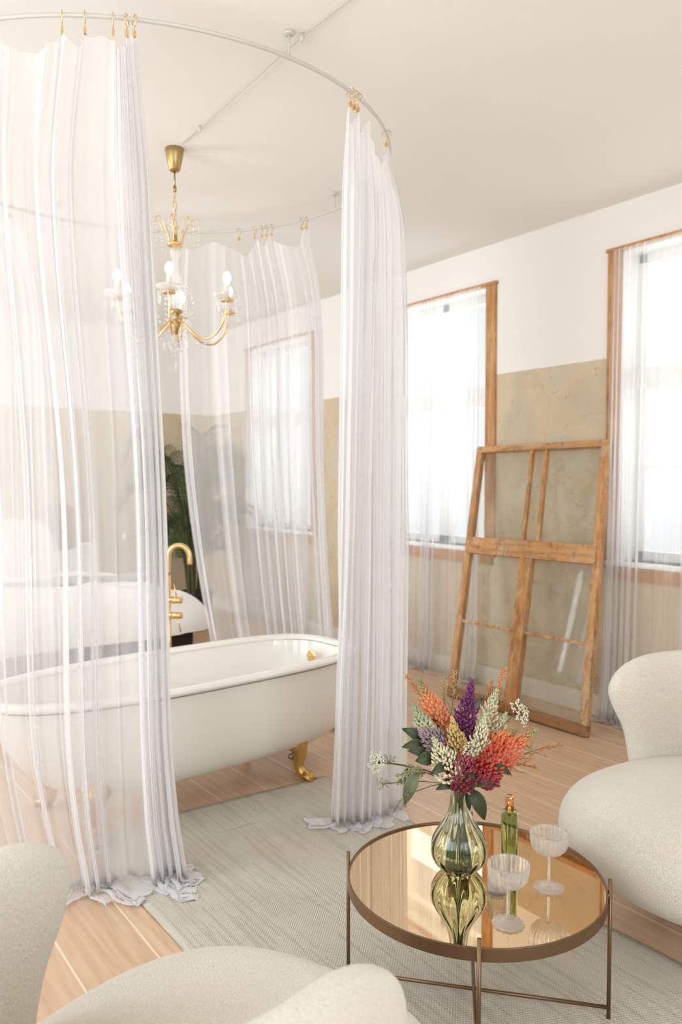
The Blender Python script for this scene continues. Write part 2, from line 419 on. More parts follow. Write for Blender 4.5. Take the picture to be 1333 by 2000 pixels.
# ------------------------------------------------------------------ room shell
struct(MB().box(LX - 0.3, WX + 0.3, RY - 0.3, BY + 0.3, -0.12, 0).build('floor', 'floor', smooth=False))
struct(MB().box(LX - 0.3, WX + 0.3, RY - 0.3, BY + 0.3, CH, CH + 0.15).build('ceiling', 'ceil', smooth=False))
SILL = 1.035; HEAD = 3.0
WINS = [(1.78, 3.20), (4.17, 5.60), (6.55, 7.97), (-0.60, 0.82)]
mb = MB(); T = 0.32; cur = RY - 0.3
ins = 0.10                       # trim width: opening sits inside the trim
for y0, y1 in sorted(WINS):
    a, b = y0 + ins, y1 - ins
    mb.box(WX, WX + T, cur, a, 0, CH); mb.box(WX, WX + T, a, b, 0, SILL); mb.box(WX, WX + T, a, b, HEAD, CH); cur = b
mb.box(WX, WX + T, cur, BY + 0.3, 0, CH)
struct(mb.build('wall_right', 'wall', smooth=False))
struct(MB().box(LX - 0.3, WX, BY, BY + 0.2, 0, CH).build('wall_back', 'wall', smooth=False))
mb = MB(); mb.box(LX - 0.2, LX, RY, -0.65, 0, CH)
for a, b, c in ((-0.65, 1.25, 2.25), (2.25, 4.15, 5.95), (5.95, 7.85, BY)):  # unseen openings, added to let in the left fill lights
    mb.box(LX - 0.2, LX, a, b, 0, 0.85); mb.box(LX - 0.2, LX, a, b, 2.95, CH); mb.box(LX - 0.2, LX, b, c, 0, CH)
struct(mb.build('wall_left', 'wall', smooth=False))
mb = MB(); mb.box(LX, -0.4, RY - 0.2, RY, 0, CH).box(2.2, WX, RY - 0.2, RY, 0, CH).box(-0.4, 2.2, RY - 0.2, RY, 0, 0.85).box(-0.4, 2.2, RY - 0.2, RY, 2.95, CH)  # unseen opening, added to let in the rear fill light
struct(mb.build('wall_front', 'wall', smooth=False))
struct(MB().box(WX - 0.02, WX, RY, BY, 0, 0.135).build('baseboard_right', 'base', smooth=False, bevel=0.004))
struct(MB().box(LX, WX - 0.02, BY - 0.02, BY, 0, 0.135).build('baseboard_back', 'base', smooth=False, bevel=0.004))

for k, (y0, y1) in enumerate(WINS):
    root = bpy.data.objects.new('window_%d' % (k + 1), None); COL.objects.link(root); struct(root); root.location = (WX, (y0 + y1) / 2, SILL)
    def wb(name, m, boxes, bevel=0.004):
        q = MB()
        for b in boxes: q.box(b[0], b[1], b[2] - (y0 + y1) / 2, b[3] - (y0 + y1) / 2, b[4] - SILL, b[5] - SILL)
        return q.build(name, m, root, smooth=False, bevel=bevel)
    a, b = y0 + ins, y1 - ins; ym = (a + b) / 2
    wb('side_trim', 'trim', [(-0.018, 0.03, y0, a, SILL - 0.06, HEAD + 0.01)]); wb('side_trim', 'trim', [(-0.018, 0.03, b, y1, SILL - 0.06, HEAD + 0.01)])
    wb('top_trim', 'trim', [(-0.03, 0.03, y0 - 0.01, y1 + 0.01, HEAD, HEAD + 0.022)])
    wb('jamb', 'white', [(0.0, T, a, a + 0.012, SILL, HEAD), (0.0, T, b - 0.012, b, SILL, HEAD), (0.0, T, a, b, HEAD - 0.012, HEAD)], 0)
    wb('sill', 'white', [(-0.045, T, y0 + 0.02, y1 - 0.02, SILL - 0.03, SILL)])
    wb('apron', 'trim', [(-0.016, 0, y0 + 0.02, y1 - 0.02, SILL - 0.12, SILL - 0.03)])
    X0, X1 = 0.16, 0.22; TR0, TR1 = 2.12, 2.27
    wb('window_frame', 'white', [(X0, X1, a, a + 0.07, SILL, HEAD), (X0, X1, b - 0.07, b, SILL, HEAD), (X0, X1, a, b, SILL, SILL + 0.06), (X0, X1, a, b, HEAD - 0.07, HEAD),
                                 (X0 - 0.02, X1, a, b, TR0, TR1), (X0, X1, ym - 0.075, ym + 0.075, SILL, TR0), (X0, X1, ym - 0.04, ym + 0.04, TR1, HEAD)])
    wb('glazing_bar', 'white', [(X0 + 0.01, X1 - 0.01, a, ym, 1.62, 1.645)], 0); wb('glazing_bar', 'white', [(X0 + 0.01, X1 - 0.01, ym, b, 1.62, 1.645)], 0)
    for ya, yb in ((a, ym), (ym, b)):
        wb('pane', 'pane', [((X0 + X1) / 2, (X0 + X1) / 2 + 0.004, ya, yb, SILL, TR0)], 0)
        wb('pane', 'pane', [((X0 + X1) / 2, (X0 + X1) / 2 + 0.004, ya, yb, TR1, HEAD)], 0)


# ------------------------------------------------------------------ draped sheer fabric
def drape(name, rows, npleat, amps, label, cat, group=None, m='sheer', smap=None, puddle=None, seed=0, nu=None, nv=44, sag=None, twist=0.24, nb=None):
    """rows: list of (z, [points across]) from the top down; amps: pleat amplitude per row; smap: fabric -> position map;
    puddle: (dx, dy, length) the cloth that lies on the floor"""
    nu = nu or npleat * 22
    Z = [r[0] for r in rows]; R = random.Random(seed); ph = R.random() * 10
    wob = [R.uniform(0.55, 1.3) for _ in range(npleat * 2 + 3)]
    def across(i, s): return catmull([Vector((p[0], p[1], 0)) for p in rows[i][1]], s)
    def vert(i, s, f):
        k = len(rows) - 1; P_ = [across(max(min(j, k), 0), s) for j in (i - 1, i, i + 1, i + 2)]; p0, p1, p2, p3 = P_
        h0 = max(Z[max(i - 1, 0)] - Z[i], Z[i] - Z[i + 1]); h1 = Z[i] - Z[i + 1]; h2 = max(Z[i + 1] - Z[min(i + 2, k)], h1)
        m1 = (p2 - p0) * (h1 / (h0 + h1)) if i > 0 else (p2 - p1); m2 = (p3 - p1) * (h1 / (h1 + h2)) if i + 2 <= k else (p2 - p1)
        f2, f3 = f * f, f ** 3
        return p1 * (2 * f3 - 3 * f2 + 1) + m1 * (f3 - 2 * f2 + f) + p2 * (3 * f2 - 2 * f3) + m2 * (f3 - f2)
    def sm(wv):
        if not smap: return wv
        for (a, b), (c, d) in zip(smap[:-1], smap[1:]):
            if wv <= c: return b + (d - b) * (wv - a) / max(c - a, 1e-6)
        return smap[-1][1]
    def dens(wv):
        e = 0.01; return max((sm(min(wv + e, 1)) - sm(max(wv - e, 0))) / (min(wv + e, 1) - max(wv - e, 0)), 0.05)
    zt, zb = Z[0], Z[-1]; V = []; npd = 14 if puddle else 0
    pl = puddle[2] if puddle else 0
    for j in range(nv + npd):
        v = min(j / (nv - 1), 1.0); z = zt + (zb - zt) * v
        i = 0
        while i < len(Z) - 2 and z < Z[i + 1]: i += 1
        f = (Z[i] - z) / (Z[i] - Z[i + 1]); f = min(max(f, 0), 1); fs = f * f * (3 - 2 * f)
        A = amps[i] * (1 - fs) + amps[i + 1] * fs
        for k in range(nu):
            wv = k / (nu - 1); s = sm(wv); d = dens(wv)
            drift = 0.006 * math.sin(v * 3 + wv * 9 + ph)
            s2 = min(max(s + drift * (1 - abs(2 * s - 1)), 0), 1)
            p = vert(i, s2, f); q = across(i, min(s2 + 0.02, 1)) - across(i, max(s2 - 0.02, 0))
            q2 = across(i + 1, min(s2 + 0.02, 1)) - across(i + 1, max(s2 - 0.02, 0)); t = q.lerp(q2, fs)
            t.normalize(); n = Vector((-t.y, t.x, 0))
            phs = 2 * PI * npleat * wv + 0.35 * math.sin(2.3 * v + 5 * wv + ph) + 0.7 * v * math.sin(7 * wv + ph)
            wb_ = wob[int(wv * npleat * 2)] * (1 - (wv * npleat * 2) % 1) + wob[int(wv * npleat * 2) + 1] * ((wv * npleat * 2) % 1)
            nb_ = noise.noise(Vector((wv * npleat * 0.8, v * 2.2, seed * 3.1))) * 0.6
            off = n * A * (wb_ * (math.sin(phs) + nb_) + 0.22 * math.sin(3.7 * phs + 3 * wv) + 0.10 * math.sin(8.3 * phs)) + t * A * twist * math.sin(2 * phs) * min(1.0, 0.4 + v)
            zz = z
            if sag and v < 0.12:
                zz = z - sag(wv) * (1 - v / 0.12)
            pp = p + off; pp.z = zz
            if j >= nv:
                e = (j - nv + 1) / npd
                nx = noise.noise(Vector((wv * 5, e * 2.0, seed))) ; ny = noise.noise(Vector((wv * 6, e * 1.8, seed + 7.7)))
                L = pl * (0.75 + 0.8 * noise.noise(Vector((wv * 4, 0, seed + 3))))
                pp = pp + Vector((puddle[0], puddle[1], 0)) * L * e + Vector((nx, ny, 0)) * 0.16 * e
                pp.z = 0.012 + 0.028 * abs(noise.noise(Vector((pp.x * 10, pp.y * 10, seed)))) * (1 - 0.6 * e) + (1 - e) ** 2 * 0.02
            elif z < 0.25 and puddle:
                pp += Vector((puddle[0], puddle[1], 0)) * (0.25 - z) * 0.1
                pp.z = max(pp.z, 0.02)
            V.append(pp)
    nr = nv + npd; q = MB()
    q.add(V, [(j * nu + k, j * nu + k + 1, (j + 1) * nu + k + 1, (j + 1) * nu + k) for j in range(nr - 1) for k in range(nu - 1)])
    o = q.build(name, m); tag(o, label, cat, group)
    return o


# ------------------------------------------------------------------ ring rail on the ceiling
RC = Vector((1.61, 3.95, 3.2)); RR = 1.245


def ring(a, z=3.2, dr=0.0):
    a = math.radians(a); return Vector((RC.x + (RR + dr) * math.cos(a), RC.y + (RR + dr) * math.sin(a), z))


rr_ = thing('curtain_ring_rail', (RC.x, RC.y, 3.2), 'round white curtain rail hung close below the ceiling around the bathtub', 'curtain rail')
MB().tube([(RR * math.cos(2 * PI * i / 96), RR * math.sin(2 * PI * i / 96), 0) for i in range(96)], 0.0085, 8, closed=True).build('rail', 'rail', rr_)
for a in (-86, 4, 94, 184):
    p = ring(a) - RC
    MB().tube([p, (p.x, p.y, 0.1)], 0.005, 6).lathe([(0, 0.088), (0.02, 0.088), (0.02, 0.1), (0, 0.1)], 12, (p.x, p.y, 0)).build('bracket', 'rail', rr_)

HOOKS = {'front': [-146, -137.1, -125.4, -121.7, -117.2, -115.0, -113.8], 'right': [-69.2, -67.8, -66.4, -48.5],
         'rear': [57, 39.3, 34.1, 31.6, 30.0, 28.2, 17.4, 15.6], 'rear left': [104, 108, 114, 122, 131]}
HL = {'front': 'gold hook clip from the left along the front left curtain', 'right': 'gold hook clip from the left above the right curtain',
      'rear': 'gold hook clip from the left above the rear curtain', 'rear left': 'gold hook clip from the left on the rail far behind the left curtain'}
ORD = ['first ', 'second ', 'third ', 'fourth ', 'fifth ', 'sixth ', 'seventh ', 'eighth ']
HOOKS['rear left'].reverse()
proto = None
for key, angs in HOOKS.items():
    for hi, a in enumerate(angs):
        p = ring(a)
        if proto is None:
            r0 = thing('curtain_hook', (0, 0, 0), '', 'curtain hook')
            pts = [(0, 0.022 * math.sin(t), 0.003 + 0.022 * math.cos(t)) for t in [math.radians(-110 + 25 * i) for i in range(13)]]
            pts = [(0, y, z - 0.010) for _, y, z in pts] ; pts += [(0, 0.0, -0.036)]
            k1 = MB().tube(path(pts, 22), 0.0022, 6).build('hook', 'gold', r0)
            k2 = MB().tube([(0, 0, -0.034), (0, 0, -0.046)], 0.0025, 6).box(-0.004, 0.004, -0.008, 0.008, -0.064, -0.044).build('clip', 'gold', r0, smooth=False)
            proto = (r0, k1, k2); r = r0
        else:
            r = proto[0].copy(); COL.objects.link(r)
            for c in proto[1:]:
                d = c.copy(); COL.objects.link(d); d.parent = r
        r.location = p; r.rotation_euler = (0, 0, math.radians(a) - PI / 2 + 0.35 * math.sin(a * 7)); r['label'] = ORD[hi] + HL[key]; r['group'] = key + ' curtain hooks'
# unique wording for the hooks that stand apart
ZH = 3.136


def sagf(ws, depth=0.07):
    def f(wv):
        for a, b in zip(ws[:-1], ws[1:]):
            if a <= wv <= b:
                x = (wv - a) / max(b - a, 1e-4); return depth * min((b - a) * 4, 1.3) * math.sin(PI * x)
        return 0
    return f


# front left curtain: outside edge beyond the frame, right edge falls over the corner of the rug
drape('tulle_curtain', [
    (ZH, [ring(-148), ring(-135), ring(-122), ring(-113.5, dr=.01)]),
    (2.6, [ring(-149, dr=-.02), ring(-136), ring(-124), ring(-111.5)]),
    (1.5, [(0.50, 3.36), (0.75, 3.02), (0.96, 2.86), (1.20, 2.80)]),
    (0.6, [(0.50, 3.34), (0.76, 3.03), (0.98, 2.88), (1.215, 2.795)]),
    (0.02, [(0.56, 3.34), (0.84, 3.02), (1.02, 2.93), (1.28, 2.84)])],
    12, [0.018, 0.034, 0.036, 0.038, 0.05], 'long white tulle curtain at the left in front of the bathtub, pooling onto the rug', 'curtain',
    smap=[(0, 0), (0.34, 0.40), (0.38, 0.50), (0.58, 0.68), (0.62, 0.83), (1, 1)], puddle=(0.30, -0.65, 0.26), seed=3,
    sag=sagf([0, .25, .46, .6, .8, .92, 1]), nv=60)
# right curtain
drape('tulle_curtain', [
    (ZH, [ring(-70), ring(-64), ring(-56), ring(-48)]),
    (2.6, [D(674, 480, 3.22), D(712, 500, 3.28), D(745, 500, 3.4), D(780, 480, 3.55)]),
    (1.5, [D(668, 960, 3.30), D(706, 960, 3.34), D(746, 960, 3.40), D(784, 960, 3.48)]),
    (0.6, [D(660, 1300, 3.42), D(700, 1300, 3.42), D(742, 1300, 3.48), D(785, 1300, 3.54)]),
    (0.02, [D(648, 1560, 3.58), D(690, 1560, 3.60), D(735, 1540, 3.66), D(780, 1520, 3.78)])],
    9, [0.012, 0.03, 0.035, 0.038, 0.042], 'white tulle curtain gathered right of the bathtub, hem on the rug behind the table', 'curtain',
    puddle=(-0.35, -0.7, 0.09), seed=11, sag=sagf([0, .2, .4, 1], 0.1), nv=60)
# rear curtain
drape('tulle_curtain', [
    (ZH, [ring(57), ring(44), ring(31), ring(15)]),
    (2.6, [D(352, 640, 5.3), D(440, 640, 5.28), D(540, 640, 5.2), D(628, 640, 5.0)]),
    (1.7, [D(362, 860, 5.3), D(450, 860, 5.25), D(545, 860, 5.15), D(634, 860, 4.98)]),
    (0.9, [D(392, 1120, 5.25), D(470, 1120, 5.2), D(560, 1120, 5.1), D(645, 1120, 4.95)]),
    (0.02, [D(445, 1380, 5.2), D(510, 1380, 5.15), D(590, 1380, 5.1), D(662, 1380, 4.95)])],
    10, [0.012, 0.03, 0.035, 0.035, 0.04], 'white tulle curtain hanging behind the bathtub in front of the far window', 'curtain',
    smap=[(0, 0), (0.10, 0.10), (0.22, 0.46), (0.62, 0.72), (0.70, 0.86), (1, 1)], puddle=(0.2, 0.3, 0.10), seed=23, sag=sagf([0, .15, .45, .6, .9, 1], 0.09), nv=50)
# rear left curtain
drape('tulle_curtain', [
    (ZH, [ring(132), ring(124), ring(113), ring(103)]),
    (2.6, [D(-130, 640, 4.45), D(-50, 640, 4.6), D(30, 640, 4.75), D(88, 640, 4.88)]),
    (1.7, [D(-130, 860, 4.45), D(-50, 860, 4.6), D(35, 860, 4.75), D(104, 860, 4.88)]),
    (0.9, [D(-130, 1120, 4.45), D(-50, 1120, 4.6), D(40, 1120, 4.75), D(116, 1120, 4.88)]),
    (0.02, [D(-130, 1400, 4.4), D(-50, 1400, 4.6), D(45, 1400, 4.75), D(140, 1400, 4.9)])],
    8, [0.012, 0.03, 0.035, 0.035, 0.04], 'white tulle curtain hanging behind the left end of the bathtub', 'curtain', seed=31, sag=sagf([0, .3, .5, .8, 1], 0.07), nv=50, puddle=(0, .5, .08))

# window curtains
for k, (y0, y1) in enumerate(WINS):
    lab = ['white voile curtain over the window nearest the right armchair', 'white voile curtain over the window left of the leaning frame',
           'white voile curtain over the far window behind the bathtub', 'white voile curtain over the window beyond the right edge'][k]
    xw = WX - 0.06
    # the curtain leaves part of the inner trim uncovered
    a, b = (y0 + 0.11, y1 - 0.05) if k == 1 else (y0 + 0.09, y1 - 0.09)
    if k == 0: a, b = y0 + 0.30, y1 - 0.07
    drape('window_curtain', [
        (2.995, [(xw, b), (xw, (a + b) / 2), (xw, a)]), (1.2, [(xw - .01, b + .01), (xw - .01, (a + b) / 2), (xw - .01, a - .01)]),
        (0.02, [(xw - 0.02, b + (0.03 if k == 0 else 0.0)), (xw - 0.02, (a + b) / 2), (xw - 0.02, a)])],
        15, [0.006, 0.020, 0.030], lab, 'curtain', m='lace', seed=50 + k, nu=230, nv=36, twist=0.7, group='voile window curtains',
        smap=[(0, 0), (0.38, 0.25), (0.46, 0.48), (0.7, 0.6), (0.8, 0.85), (1, 1)], puddle=(-1, 0, 0.07))

# ------------------------------------------------------------------ rug
def rugf(u, v):
    x = 1.075 + (2.335 - 1.075) * u; y = 0.05 + (3.40 - 0.05) * v
    e = 0.012 * noise.noise(Vector((u * 3, v * 9, 2))) if u in (0, 1) or v in (0, 1) else 0
    return (x + (e if u in (0, 1) else 0), y + (e if v in (0, 1) else 0) + 0.01 * math.sin(u * 5), 0.006 + 0.002 * noise.noise(Vector((x * 5, y * 5, 0))))


o = MB().grid(40, 90, rugf).build('rug', 'rug', solid=0.006)
tag(o, 'greige flatwoven rug with broken threads lying on the pine floorboards', 'rug')

# ------------------------------------------------------------------ bathtub
TH = 0.625
tub = thing('bathtub', (1.665, 3.63, 0), 'white freestanding clawfoot bathtub with gold feet inside the curtain ring', 'bathtub', rz=math.radians(5.5))
HLn, HW = 0.985, 0.405


def se(a, b, t, n):
    c, s = math.cos(t), math.sin(t)
    return a * math.copysign(abs(c) ** (2 / n), c), b * math.copysign(abs(s) ** (2 / n), s)


def tubpt(t, k):
    """k: (scale length, scale width, z, shift, lift of sloped end)"""
    sl, sw, z, sh, sup = k
    n = 3.4 if math.cos(t) > 0 else 2.6
    x, y = se(HLn * sl, HW * sw, t, n)
    if x < 0: x = x * (1 - sup)            # sloping head end
    return (x + sh, y, z)


outer = [(1.0, 1.0, TH - 0.012, 0, 0), (0.955, 0.93, TH - 0.03, 0, 0), (0.95, 0.925, 0.52, 0, 0.015), (0.945, 0.91, 0.42, 0, 0.05), (0.935, 0.88, 0.33, 0, 0.10), (0.915, 0.82, 0.25, 0, 0.16),
         (0.87, 0.72, 0.19, 0, 0.22), (0.78, 0.55, 0.155, 0, 0.26), (0.6, 0.35, 0.145, 0, 0.28), (0.3, 0.15, 0.143, 0, 0.28), (0.0, 0.0, 0.143, 0, 0)]
inner = [(0.93, 0.88, TH - 0.01, 0, 0), (0.915, 0.86, 0.55, 0, 0.02), (0.90, 0.83, 0.42, 0, 0.08), (0.86, 0.76, 0.29, 0, 0.17), (0.76, 0.6, 0.22, 0, 0.24), (0.5, 0.35, 0.19, 0, 0.28), (0.0, 0.0, 0.185, 0, 0)]
NT = 96


def rings(rows, q, flip=False):
    V = [tubpt(2 * PI * j / NT, k) for k in rows for j in range(NT)]
    Fc = [(i * NT + j, i * NT + (j + 1) % NT, (i + 1) * NT + (j + 1) % NT, (i + 1) * NT + j) for i in range(len(rows) - 1) for j in range(NT)]
    if flip: Fc = [tuple(reversed(f)) for f in Fc]
    q.add(V, Fc)


q = MB(); rings(outer[1:], q, True); q.build('body', 'enamel_out', tub, subdiv=1)
q = MB(); rings(inner, q); q.build('basin', 'enamel', tub, subdiv=1)
# rolled rim
prof = [(math.cos(a), math.sin(a)) for a in [2 * PI * i / 14 for i in range(14)]]
V = []
for j in range(NT):
    t = 2 * PI * j / NT; p = Vector(tubpt(t, (0.965, 0.945, TH, 0, 0))); p2 = Vector(tubpt(t + 0.01, (0.965, 0.945, TH, 0, 0))); tn = (p2 - p).normalized(); nn = Vector((tn.y, -tn.x, 0))
    for c, s in prof: V.append(p + nn * c * 0.036 + Vector((0, 0, 1)) * s * 0.019)
n_ = len(prof)
q = MB().add(V, [(j * n_ + i, j * n_ + (i + 1) % n_, ((j + 1) % NT) * n_ + (i + 1) % n_, ((j + 1) % NT) * n_ + i) for j in range(NT) for i in range(n_)])
q.build('rolled_rim', 'enamel', tub)
for sx in (1, -1):
    for sy in (1, -1):
        bx, by = (0.51 if sx > 0 else -0.58), 0.215
        c = [(sx * (bx if sx > 0 else -bx), sy * by, 0)]
        X0 = bx; dirv = Vector((0.35 * sx, sy * 0.9, 0)).normalized()
        o0 = Vector((X0, sy * by, 0))
        pts = [o0 + dirv * -0.02 + Vector((0, 0, 0.215)), o0 + dirv * 0.02 + Vector((0, 0, 0.18)), o0 + dirv * 0.03 + Vector((0, 0, 0.13)), o0 + dirv * 0.025 + Vector((0, 0, 0.08)), o0 + dirv * 0.045 + Vector((0, 0, 0.04)), o0 + dirv * 0.085 + Vector((0, 0, 0.022))]
        q = MB().tube(path(pts, 14), [0.078, 0.074, 0.066, 0.055, 0.041, 0.035, 0.031, 0.028, 0.027, 0.027, 0.028, 0.029, 0.026, 0.018], 12)
        side = dirv.cross(Vector((0, 0, 1)))
        for s in (-1, 0, 1):
            q.tube([o0 + dirv * 0.06 + side * s * 0.013 + Vector((0, 0, 0.04)), o0 + dirv * 0.09 + side * s * 0.02 + Vector((0, 0, 0.026)), o0 + dirv * 0.108 + side * s * 0.024 + Vector((0, 0, 0.009))], [0.016, 0.015, 0.009], 8)
        q.build('claw_foot', 'goldpaint', tub)
# overflow plate on the far right inside wall
q = MB(); q.ball((0.845, 0.06, 0.545), 0.008, 0.04, 0.04, 20, 12).ball((0.836, 0.06, 0.555), 0.006, 0.007, 0.007); q.build('overflow_plate', 'gold', tub)
MB().lathe([(0, 0.0), (0.045, 0.0), (0.045, 0.012), (0.026, 0.02), (0.024, 0.16), (0, 0.16)], 16, (0.72, 0.04, 0)).build('waste_pipe', 'steel', tub)

# floor standing tap behind the tub
fa = thing('bath_filler', (1.905, 4.39, 0), 'gold floor standing bath tap with curved spout behind the bathtub', 'tap')
MB().lathe([(0, 0), (0.05, 0), (0.05, 0.012), (0.0, 0.014)], 24).build('floor_plate', 'gold', fa)
MB().tube([(0, 0, 0.01), (0, 0, 0.5), (0, 0, 1.0)], 0.0135, 12).build('riser_pipe', 'gold', fa)
sd = rgt.normalized()
pts = [Vector((0, 0, 1.0)), Vector((0, 0, 1.08))] + [sd * (0.062 - 0.062 * math.cos(a)) + Vector((0, 0, 1.10 + 0.068 * math.sin(a))) for a in [PI * i / 8 for i in range(1, 9)]] + [sd * 0.126 + Vector((0, 0, 1.055))]
MB().tube(path(pts, 30), 0.0155, 14).build('spout', 'gold', fa)
for z, up_ in ((0.845, 1), (0.755, -1)):
    v_ = MB().tube([Vector((0, 0, z)), sd * 0.045 + Vector((0, 0, z)), sd * 0.078 + Vector((0, 0, z))], 0.02, 16).build('valve', 'gold', fa)
    MB().tube([sd * 0.05 + Vector((0, 0, z)), sd * (0.05 - 0.02 * up_) + Vector((0, 0, z + up_ * 0.10))], 0.004, 8).build('lever', 'gold', v_)

# ------------------------------------------------------------------ bed and what stands around it
bed = thing('bed', (1.3, 6.3, 0), 'low bed with dark maroon base and white duvet beyond the bathtub', 'bed')
MB().box(-0.75, 1.17, -1.05, 1.0, 0.04, 0.50).build('bed_base', 'maroon', bed, smooth=False, bevel=0.02)
MB().box(-0.73, 1.15, -1.00, 0.98, 0.50, 0.60).build('mattress', 'duvet', bed, smooth=False, bevel=0.04)


def duv(u, v):
    a = 2 * PI * u; x, y = se(1.15, 1.10, a, 7); s = math.sin(PI * min(v, 1) / 2)
    t = v * PI / 2
    k = math.cos(t) ** 0.45 if v < 1 else 0
    zz = 0.47 + 0.31 * math.sin(t) ** 0.8
    zz += 0.035 * noise.noise(Vector((x * k * 3, y * k * 3, 4))) + 0.018 * noise.noise(Vector((x * k * 9, y * k * 9, 8)))
    return (0.25 + x * k * (1 - 0.0 * v), y * k - 0.03, zz)


MB().grid(96, 26, duv, closeu=True).build('duvet', 'duvet', bed)
def pillow(name, c, sx, sy, sz, rot, m, label, cat, group=None):
    R = Matrix.Rotation(rot[2], 3, 'Z') @ Matrix.Rotation(rot[0], 3, 'X')
    def f(u, v):
        a = 2 * PI * u; t = PI * (v - 0.5); ct = math.cos(t) ** 0.6 if abs(v - .5) < .4999 else 0
        x, y = se(sx, sy, a, 4.5); p = Vector((x * ct, y * ct, math.sin(t) * sz))
        return c + R @ p
    o = MB().grid(40, 16, lambda u, v: tuple(f(u, v)), closeu=True).build(name, m); return tag(o, label, cat, group)
pillow('pillow', Vector((1.62, 6.95, 0.97)), 0.36, 0.27, 0.10, (math.radians(68), 0, 0.05), 'duvet', 'white pillow leaning at the head of the bed, right one seen through the curtain', 'pillow', None)
pillow('pillow', Vector((0.85, 6.95, 0.97)), 0.36, 0.27, 0.10, (math.radians(68), 0, -0.05), 'duvet', 'white pillow leaning at the head of the bed, left one behind the curtains', 'pillow', None)
pillow('cushion', Vector((2.04, 7.06, 1.14)), 0.19, 0.20, 0.06, (math.radians(80), 0, 0.1), 'velvet', 'taupe velvet cushion standing behind the white pillows', 'cushion')
MB().box(-0.75, 1.17, 0.96, 1.04, 0.10, 0.98).build('headboard', 'duvet', bed, smooth=False, bevel=0.03)
q = MB().grid(50, 10, lambda u, v: (0.32 + 2.10 * u, 5.95 + 0.22 * v, 0.775 + 0.012 * math.sin(u * 20) + 0.035 * math.sin(PI * v)))
tag(q.build('throw_blanket', 'throw', solid=0.02), 'folded grey green throw lying across the white duvet', 'blanket')
tag(MB().lathe([(0, 0), (0.04, 0), (0.04, 0.012), (0.018, 0.016), (0.016, 0.022), (0, 0.022)], 20).build('wall_switch', 'white'), 'round white switch on the bare plaster back wall', 'switch')
bpy.data.objects['wall_switch'].location = (3.32, BY, 0.91); bpy.data.objects['wall_switch'].rotation_euler = (PI / 2, 0, 0)

# potted palm in the far corner
pm = thing('potted_palm', (3.74, 7.95, 0), 'tall green palm in a black planter by the back wall', 'plant')
MB().lathe([(0, 0), (0.17, 0), (0.21, 0.32), (0.215, 0.34), (0.19, 0.34), (0.185, 0.29), (0, 0.29)], 28).build('planter', 'pot', pm)
MB().lathe([(0, 0.28), (0.187, 0.295), (0, 0.30)], 20).build('soil', 'soil', pm)
R = random.Random(5)
for k in range(26):
    az = k * 2.4 + R.uniform(-.3, .3); reach = R.uniform(0.25, 0.72); top = R.uniform(1.05, 2.30); bx, by = 0.06 * math.cos(az), 0.06 * math.sin(az)
    dr = Vector((math.cos(az), math.sin(az), 0))
    if (dr * reach).x > 0.42: reach = 0.42 / dr.x
    P0 = Vector((bx, by, 0.28)); P = [P0, P0 + dr * 0.05 + Vector((0, 0, (top - .45) * .5)), P0 + dr * reach * 0.45 + Vector((0, 0, (top - .45) * .92)), P0 + dr * reach * 0.85 + Vector((0, 0, (top - .45) * 0.97)), P0 + dr * reach * 1.15 + Vector((0, 0, (top - .45) * 0.80))]
    ax = path(P, 40)
    st = MB().tube(ax, [0.012 - 0.0095 * i / 39 for i in range(40)], 6).build('frond_stem', 'bark', pm)
    q = MB()
    for i in range(12, 39):
        t = (ax[min(i + 1, 39)] - ax[i - 1]).normalized(); sd2 = t.cross(Vector((0, 0, 1))).normalized(); f = (i - 12) / 27
        Ln = 0.30 * math.sin(PI * (0.18 + 0.78 * f)) + 0.05
        for s in (-1, 1):
            for off in (0, 0.5):
                b0 = ax[i] + (ax[min(i + 1, 39)] - ax[i]) * off
                d0 = (sd2 * s * 0.8 + t * 0.55 + Vector((0, 0, 0.18))).normalized()
                e = b0 + d0 * Ln + Vector((0, 0, -0.18 * Ln)); md = b0 + d0 * Ln * 0.5 + Vector((0, 0, 0.02)); w_ = t * 0.0042
                q.add([b0 - w_ * .4, b0 + w_ * .4, md + w_, md - w_, e], [(0, 1, 2, 3), (3, 2, 4)])
    q.build('frond', 'palm', st, smooth=False)

# ------------------------------------------------------------------ chandelier
chx, chy = 1.79, 4.0
ch = thing('chandelier', (chx, chy, CH), 'gold crystal chandelier with lit candle bulbs hanging over the bathtub', 'chandelier')
def zc(z): return z - CH
MB().lathe([(0, 0), (0.047, 0), (0.05, -0.006), (0.046, -0.03), (0.030, -0.11), (0.022, -0.118), (0, -0.118)], 28).build('ceiling_cup', 'brass', ch)
MB().tube([(0, 0, zc(3.19)), (0, 0, zc(3.10))], 0.0045, 8).tube([(0, 0, zc(3.105)), (0, 0, zc(3.075))], 0.009, 8).build('suspension_rod', 'brass', ch)
for i in range(5):
    z0 = zc(3.05) - i * 0.047; q = MB(); pts = []
    for k in range(16):
        a = 2 * PI * k / 16; x, z = 0.009 * math.cos(a), 0.028 * math.sin(a)
        pts.append((x, 0, z0 + z) if i % 2 else (0, x, z0 + z))
    q.tube(pts, 0.0022, 6, closed=True).build('chain_link', 'gold', ch)
MB().lathe([(0, zc(2.85)), (0.011, zc(2.85)), (0.013, zc(2.81)), (0.042, zc(2.805)), (0.045, zc(2.80)), (0.042, zc(2.793)), (0, zc(2.79))], 24).build('crown_ring', 'gold', ch)
